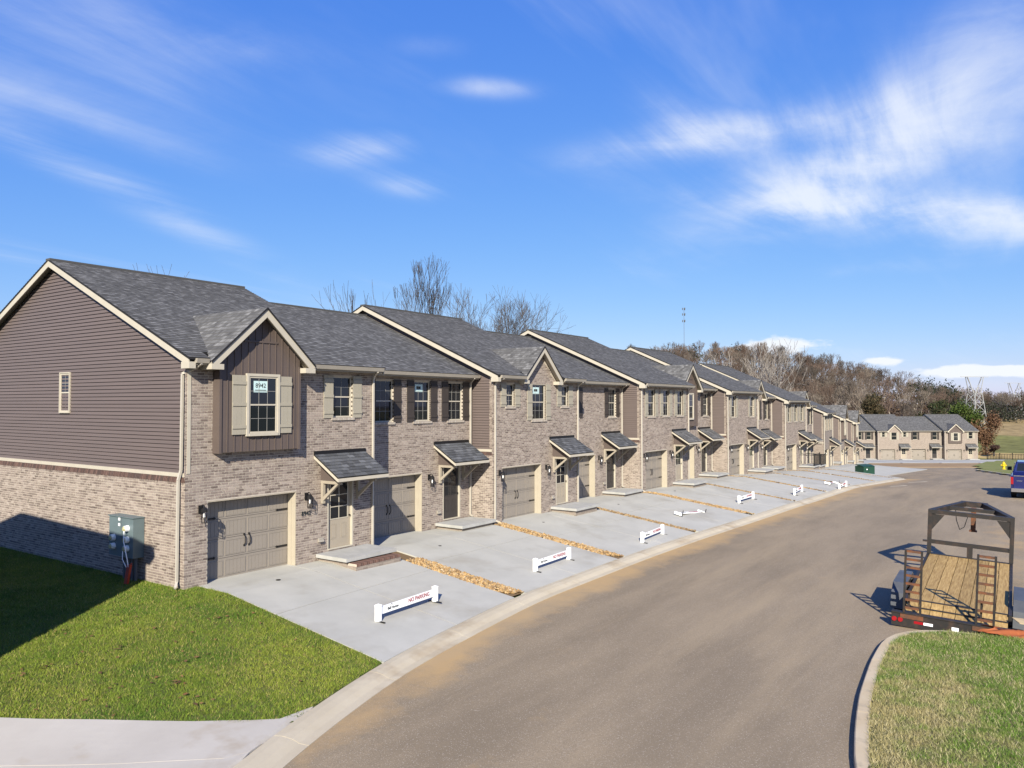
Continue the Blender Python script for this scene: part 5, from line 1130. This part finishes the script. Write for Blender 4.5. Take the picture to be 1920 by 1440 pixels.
# ------------------------------------------------------------------ pylons, mast, hill house
def lattice(b, base, w0, w1, h_, n, r_):
    for k in range(n):
        z0, z1 = h_ * k / n, h_ * (k + 1) / n; a0 = w0 + (w1 - w0) * k / n; a1 = w0 + (w1 - w0) * (k + 1) / n
        c0 = [(sx * a0, sy * a0, z0) for sx, sy in ((-1, -1), (1, -1), (1, 1), (-1, 1))]; c1 = [(sx * a1, sy * a1, z1) for sx, sy in ((-1, -1), (1, -1), (1, 1), (-1, 1))]
        for i in range(4):
            j = (i + 1) % 4; b.tube(c0[i], c1[i], r_, r_, 4); b.tube(c0[i], c1[j], r_ * .6, r_ * .6, 4); b.tube(c0[j], c1[i], r_ * .6, r_ * .6, 4); b.tube(c1[i], c1[j], r_ * .7, r_ * .7, 4)
def pylon(d, l, base_z, h_, label, wb_=3.0):
    X, Y = du(d, l); p = thing('pylon', label, 'pylon', (X, Y, base_z), YAW - R(90) + .3, 'power line pylons'); b = MB(); lattice(b, 0, wb_, wb_ * .5, h_, 5, .11); build(b, 'tower', MT['galv'], p)
    b = MB()
    for s_ in (-1, 1):
        for yy in (-.8, .8): b.tube((s_ * wb_ * .5, yy, h_), (s_ * wb_ * 1.15, yy * .5, h_ + 5), .13, .11, 4)
        b.tube((s_ * .2, 0, h_ + .2), (s_ * wb_ * 1.15, 0, h_ + 5), .08, .08, 4); b.tube((s_ * wb_ * .8, -.4, h_ + 2.5), (s_ * wb_ * .5, .4, h_ + 2.4), .07, .07, 4)
    build(b, 'fork_arm', MT['galv'], p)
    b = MB(); b.tube((-wb_ * 2.0, 0, h_ + 5), (wb_ * 2.0, 0, h_ + 5), .11, .11, 4); build(b, 'crossarm', MT['galv'], p); return p
pylon(235, 235 * .597, -6.2, 14.0, 'steel lattice pylon standing on the meadow slope', 2.7)
pylon(330, 330 * .648, -2.0, 10.5, 'farther steel pylon at the right edge before dark woods', 2.6)
X, Y = du(700, 700 * .2225); ms = thing('radio_mast', 'thin radio mast far behind the row of houses', 'mast', (X, Y, 0)); b = MB().tube((0, 0, 0), (0, 0, 92), .22, .16, 5); build(b, 'mast', MT['pvc'], ms)
b = MB()
for zz in (91, 86, 80):
    for i in range(3): a_ = i * 2.09; b.box(math.cos(a_) * 1.3 - .3, math.cos(a_) * 1.3 + .3, math.sin(a_) * 1.3 - .3, math.sin(a_) * 1.3 + .3, zz - 1.2, zz + .8); b.tube((0, 0, zz), (math.cos(a_) * 1.3, math.sin(a_) * 1.3, zz), .1, .1, 4)
build(b, 'antenna', MT['pvc'], ms)
X, Y = du(262, 262 * .441); zz = float(hz(X, Y)); hh = thing('hillside_house', 'small cream house among bare trees on the hillside', 'house', (X, Y, zz + 1.5), YAW - R(75))
b = MB(); b.box(-3, 3, 0, 7, -3, 2.6); b.box(3.01, 7, 2, 7, -3, 2.2); build(b, 'wall', M('cream wall', (.55, .49, .38), .8), hh)
build(MB().prism([(-3.5, -.4, 2.5), (3.5, -.4, 2.5), (0, -.4, 4.6)], (0, 7.8, 0)), 'roof', M('tan roof', (.34, .28, .22), .8), hh); bx('wing_roof', MT['drip'], hh, 3.02, 7.4, 1.6, 7.4, 2.201, 2.6)
for x0 in (-2.2, .8, 3.8, 5.4): bx('window', MT['glass'], hh, x0, x0 + 1.2, (-.03 if x0 < 3 else 1.97), (-.005 if x0 < 3 else 1.995), .2, 1.6)

# ------------------------------------------------------------------ trees
def tree_segs(h_, r0, rs, spread=.5, levels=5, nb=3, up=.25, trunk=.35, seed_twigs=True):
    segs = []
    def rec(p, d, L, r, lv):
        n = 3 if lv < 2 else 2
        for i in range(n):
            d = (d + Vector((rs.normal(0, .13), rs.normal(0, .13), rs.normal(0, .06) + up * .12))).normalized(); q = p + d * (L / n); r1 = r * .84; segs.append((p.copy(), q.copy(), r, r1, lv)); p, r = q, r1
            if lv and lv < levels and i < n - 1 and rs.random() < .75:
                a_ = rs.uniform(0, 6.28); o = d.orthogonal().normalized(); o.rotate(Matrix.Rotation(a_, 3, d)); rec(p, (d + o * spread * rs.uniform(.8, 1.4)).normalized(), L * rs.uniform(.45, .65), r * .55, lv + 1)
        if lv < levels:
            k = nb if lv else nb + 1; a0 = rs.uniform(0, 6.28)
            for i in range(k):
                a_ = a0 + 6.28 * i / k + rs.normal(0, .3); o = d.orthogonal().normalized(); o.rotate(Matrix.Rotation(a_, 3, d)); rec(p, (d + o * spread * rs.uniform(.6, 1.3) + Vector((0, 0, up))).normalized(), L * rs.uniform(.6, .82) * (1.0 if lv else .8 * (1 - trunk) / trunk * .55), r * rs.uniform(.55, .72), lv + 1)
    rec(Vector((0, 0, 0)), Vector((0, 0, 1)), h_ * trunk, r0, 0); 
    top = max(s_[1].z for s_ in segs); k = h_ / top
    return [(a_ * k, c_ * k, r1, r2, lv) for a_, c_, r1, r2, lv in segs]
def seg_arrays(segs, n=3, rmin=.006):
    m = len(segs); A = np.array([s_[0] for s_ in segs]); B = np.array([s_[1] for s_ in segs]); ra = np.maximum([s_[2] for s_ in segs], rmin); rb = np.maximum([s_[3] for s_ in segs], rmin)
    d = B - A; d /= np.linalg.norm(d, axis=1)[:, None] + 1e-9; ref = np.where(np.abs(d[:, 2:3]) > .9, [[1, 0, 0]], [[0, 0, 1]]); u = np.cross(d, ref); u /= np.linalg.norm(u, axis=1)[:, None]; w = np.cross(d, u)
    an = np.arange(n) * 2 * math.pi / n; ring = u[:, None] * np.cos(an)[None, :, None] + w[:, None] * np.sin(an)[None, :, None]
    v = np.concatenate([A[:, None] + ring * ra[:, None, None], B[:, None] + ring * rb[:, None, None]], 1).reshape(-1, 3)
    i = np.arange(n); fq = np.stack([i, (i + 1) % n, (i + 1) % n + n, i + n], 1); f = (np.arange(m)[:, None, None] * 2 * n + fq[None]).reshape(-1, 4); return v, f
def bare_tree(X, Y, Z, h_, r0, seed, label, mat='bark', rmin=.012, group='bare trees behind the near row', **k):
    rs = np.random.default_rng(seed); sg = tree_segs(h_, r0, rs, **k); t = thing('bare_tree', label, 'tree', (X, Y, Z), rs.uniform(0, 6), group)
    tk_ = [s_ for s_ in sg if s_[4] == 0]; cr = [s_ for s_ in sg if s_[4] > 0]
    v, f = seg_arrays(tk_, 8, .02); ob('trunk', npmesh('trunk', v, f, MT[mat], None, True), t); v, f = seg_arrays(cr, 3, rmin); ob('crown', npmesh('crown', v, f, MT[mat]), t); return t
back = [(682, 520, 38, 'leftmost slim bare tree behind the ridge', .16), (716, 535, 40, 'second slim bare tree behind the ridge', .2), (768, 512, 42, 'slim bare tree left of the tallest one', .2), (808, 478, 40, 'tallest bare tree rising behind the roof ridge', .26), (850, 535, 42, 'bushy bare tree just right of the tallest one', .5), (890, 560, 44, 'low bare tree between the two clumps behind the ridge', .5), (940, 548, 44, 'dense bare tree left in the right-hand clump', .42), (990, 550, 46, 'broad bare tree at the right end behind the ridge', .5), (292, 494, 46, 'bare treetop peeking over the first roof', .4)]
f_px = 1453.4
for i, (px, py, Yt, lab, spd) in enumerate(back):
    u = (px - 960) / f_px; vz = (758 - py) / f_px; dx, dy = FX + FY * u, FY - FX * u; t = Yt / dy; top = CAMZ + vz * t * 1.0
    bare_tree(dx * t, Yt, -1.0, top + 1.0, .17 + .05 * (i in (3, 4, 6, 7)), 100 + i, lab, spread=spd, nb=3 if i in (3, 4, 6, 7, 5) else 2, levels=5 if i in (3, 4, 6, 7) else 4, rmin=.010, up=.5 if spd < .35 else .25)
for i, (px, py, d, lab) in enumerate([(1437, 632, 105, 'tall pale-barked bare tree behind the near row, with upright forked limbs'), (1462, 640, 108, 'pale bare tree with long limbs reaching right, behind the near row'), (1408, 645, 125, 'slender pale bare tree left of the forked one')]):
    u = (px - 960) / f_px; X, Y = du(d, u * d); top = CAMZ + (758 - py) / f_px * d; z0 = float(hz(X, Y)); bare_tree(X, Y, z0, top - z0, .30, 300 + i, lab, 'palebark', .022, 'pale bare trees before the hill', spread=.6 if i == 1 else .42, nb=2, levels=5)

# wooded hillside: too many bare trees to count, one mass
protos = []
for k in range(5):
    rs = np.random.default_rng(500 + k); sg = tree_segs(1.0, .012, rs, spread=.45, levels=4, nb=3, up=.4, trunk=.42); v, f = seg_arrays(sg, 3, .0022); lv = np.repeat(np.array([s_[4] for s_ in sg]), 6); protos.append((v, f, lv))
VV, FF, CC = [], [], []; off = 0; rs = np.random.default_rng(77); cnt = 0
while cnt < 520:
    u = rs.uniform(.13, .80); d = rs.uniform(205, 400)
    if u > .565 and d < 300: continue
    if .555 < u < .60 and d < 270: continue
    X, Y = du(d, u * d); z = float(hz(X, Y)); v, f, lv = protos[rs.integers(0, 5)]; h_ = rs.uniform(10, 15.5) * (1.0 if u < .5 else .8); an = rs.uniform(0, 6.28); c_, s2 = math.cos(an), math.sin(an); wd = h_ * rs.uniform(.85, 1.35)
    vv = np.stack([(v[:, 0] * c_ - v[:, 1] * s2) * wd + X, (v[:, 0] * s2 + v[:, 1] * c_) * wd + Y, v[:, 2] * h_ + z], -1)
    base = np.array([(.125, .094, .074), (.145, .102, .078), (.10, .084, .07), (.19, .158, .128), (.15, .108, .085)][rs.integers(0, 5)]) * rs.uniform(.7, 1.25); trunkc = np.array((.30, .26, .215)) * rs.uniform(.7, 1.2) * (1.7 if rs.random() < .3 else 1)
    VV.append(vv); FF.append(f + off); CC.append(np.where(lv[:, None] < 1, trunkc, base)); off += len(v); cnt += 1
ob('hill_forest', npmesh('hill_forest', np.concatenate(VV), np.concatenate(FF), MT['forest'], np.concatenate(CC)), kind='stuff', label='brown leafless woodland covering the hillside', category='woodland')
# leafy masses: undergrowth and conifers
def leaf_blob(cent, rad, n, size, cols, rs):
    p = rs.normal(0, 1, (n, 3)); p /= np.linalg.norm(p, axis=1)[:, None]; p *= (rs.random((n, 1)) ** .4); lump = 1 + .25 * np.sin(5 * p[:, :1] + 3 * p[:, 1:2] + 2) ; p = p * lump * np.array(rad) + np.array(cent)
    a_ = rs.normal(0, 1, (n, 3)); b_ = rs.normal(0, 1, (n, 3)); a_ /= np.linalg.norm(a_, axis=1)[:, None]; b_ /= np.linalg.norm(b_, axis=1)[:, None]; s_ = size * rs.uniform(.6, 1.4, (n, 1))
    v = np.stack([p - a_ * s_, p + a_ * s_, p + b_ * s_ * 1.3], 1).reshape(-1, 3); c = np.array(cols)[rs.integers(0, len(cols), n)] * rs.uniform(.6, 1.3, (n, 1)); return v, np.repeat(c, 3, 0)
V_, C_ = [], []
for k in range(95):
    u = rs.uniform(.53, .84); d = rs.uniform(300, 400); X, Y = du(d, u * d); z = float(hz(X, Y)); tall = rs.random() < .35
    v, c = leaf_blob((X, Y, z + (5.5 if tall else 3)), (2.8, 2.8, 5.5) if tall else (5, 5, 4), 420, .4, [(.026, .034, .018), (.036, .04, .024), (.05, .045, .034)], rs); V_.append(v); C_.append(c)
for k in range(150):
    u = rs.uniform(.15, .80); d = rs.uniform(195, 400)
    if .50 < u and d < 290: continue
    X, Y = du(d, u * d); z = float(hz(X, Y)); dk = rs.random() < (.30 if u < .5 else .55)
    cols = [(.022, .032, .014), (.03, .04, .018), (.018, .026, .014)] if dk and (d > 300 or u > .52) else [(.10, .065, .042), (.085, .06, .042), (.12, .08, .05)]
    tall = dk and (d > 300 or u > .52); v, c = leaf_blob((X, Y, z + (6 if tall else 2.0)), (3.2, 3.2, 6.5) if tall else (5.5, 5.5, 3.2), 420, .38, cols, rs); V_.append(v); C_.append(c)
v = np.concatenate(V_); ob('hill_undergrowth', npmesh('hill_undergrowth', v, np.arange(len(v)).reshape(-1, 3), MT['leaf'], np.concatenate(C_)), kind='stuff', label='brown thickets and dark pines among the hillside woods', category='undergrowth')
def bush(px, py, d, rad, n, size, cols, name, label, cat, seed, lobes=6):
    rs = np.random.default_rng(seed); u = (px - 960) / f_px; X, Y = du(d, u * d); z0 = float(hz(X, Y)) - .1; zc_ = CAMZ + (758 - py) / f_px * d; t = thing(name, label, cat, (X, Y, z0)); V_, C_ = [], []
    for k in range(lobes):
        o = rs.normal(0, .42, 3) * np.array(rad); q = rs.uniform(.38, .6); v, c = leaf_blob((o[0], o[1], zc_ - z0 + o[2]), (rad[0] * q, rad[1] * q, rad[2] * q), n // lobes, size, cols, rs); V_.append(v); C_.append(c)
    v = np.concatenate(V_); v[:, 2] = np.maximum(v[:, 2], .05); ob('crown', npmesh('crown', v, np.arange(len(v)).reshape(-1, 3), MT['leaf'], np.concatenate(C_)), t); build(MB().tube((0, 0, 0), (0, 0, max(.5, zc_ - z0)), .22, .1, 8), 'trunk', MT['bark'], t)
ev = [(.05, .085, .012), (.075, .11, .02), (.035, .06, .012), (.10, .13, .03)]; br = [(.16, .085, .045), (.12, .065, .04), (.19, .11, .06)]
bush(1806, 803, 178, (4.2, 4.2, 4.0), 9000, .22, ev, 'evergreen_tree', 'bright green rounded evergreen behind the far row', 'tree', 5, 9)
bush(1788, 772, 182, (2.6, 2.6, 2.2), 3500, .2, ev, 'evergreen_tree', 'smaller green evergreen left of the rounded one', 'tree', 6, 6)
bush(1848, 818, 172, (2.4, 2.4, 4.4), 5200, .2, br, 'brown_shrub', 'russet leafy shrub at the end of the far row', 'shrub', 7, 7)
bush(1748, 764, 190, (4.5, 3, 2.2), 4000, .22, [(.03, .042, .016), (.045, .06, .02), (.06, .05, .025)], 'evergreen_shrub', 'dark green low trees just above the far roofs', 'shrub', 8, 7)
bush(1640, 768, 190, (7, 3, 2.6), 5000, .25, [(.065, .052, .026), (.085, .06, .03), (.05, .045, .022)], 'olive_thicket', 'olive brown thicket above the far roofs by the hillside house', 'thicket', 9, 9)
bush(1862, 838, 166, (3.0, 1.2, .7), 1500, .14, [(.06, .035, .03), (.09, .05, .035)], 'brown_shrub', 'low dark brush at the edge of the golden grass', 'shrub', 10, 6)

# fallen leaves on the lawn
n = 130; kx = rng.integers(0, 9, n); cxs = rng.uniform(5.2, 11, 9); cys = rng.uniform(11.5, 17, 9); x = np.where(rng.random(n) < .55, cxs[kx] + rng.normal(0, .12, n), rng.uniform(4.5, 11, n)); y = np.where(rng.random(n) < .55, cys[kx] + rng.normal(0, .1, n), rng.uniform(11, 17, n)); k = inpoly(x, y, lawnL); x, y = x[k], y[k]; n = len(x)
a_ = rng.uniform(0, 6.28, n); s1 = rng.uniform(.02, .045, n); z = hz(x, y) + .045; q = []
for t in range(4): q.append(np.stack([x + s1 * np.cos(a_ + t * 1.57) * (1.5 if t % 2 else .8), y + s1 * np.sin(a_ + t * 1.57) * (1.5 if t % 2 else .8), z + rng.uniform(-.012, .02, n)], -1))
v = np.stack(q, 1).reshape(-1, 3); c = np.array([(.17, .09, .035), (.22, .13, .05), (.13, .075, .035)])[rng.integers(0, 3, n)]
ob('fallen_leaves', npmesh('fallen_leaves', v, np.arange(4 * n).reshape(-1, 4), MT['leaf'], np.repeat(c, 4, 0)), kind='stuff', label='scattered brown leaves on the corner lawn', category='leaves')

# one common reflectance scale for all diffuse surfaces
ALB = .74
for m in bpy.data.materials:
    if m.name in ('white plastic', 'paper', 'chrome', 'window glass'): continue
    nt = m.node_tree; p = nt.nodes['Principled BSDF']; i = p.inputs['Base Color']
    if i.is_linked:
        src = i.links[0].from_socket; x = nt.nodes.new('ShaderNodeMix'); x.data_type = 'RGBA'; x.blend_type = 'MULTIPLY'; x.inputs['Factor'].default_value = 1; x.inputs['B'].default_value = (ALB, ALB, ALB, 1)
        nt.links.new(src, x.inputs['A']); nt.links.new(x.outputs['Result'], i)
    else: i.default_value = tuple(c * ALB for c in i.default_value[:3]) + (1,)
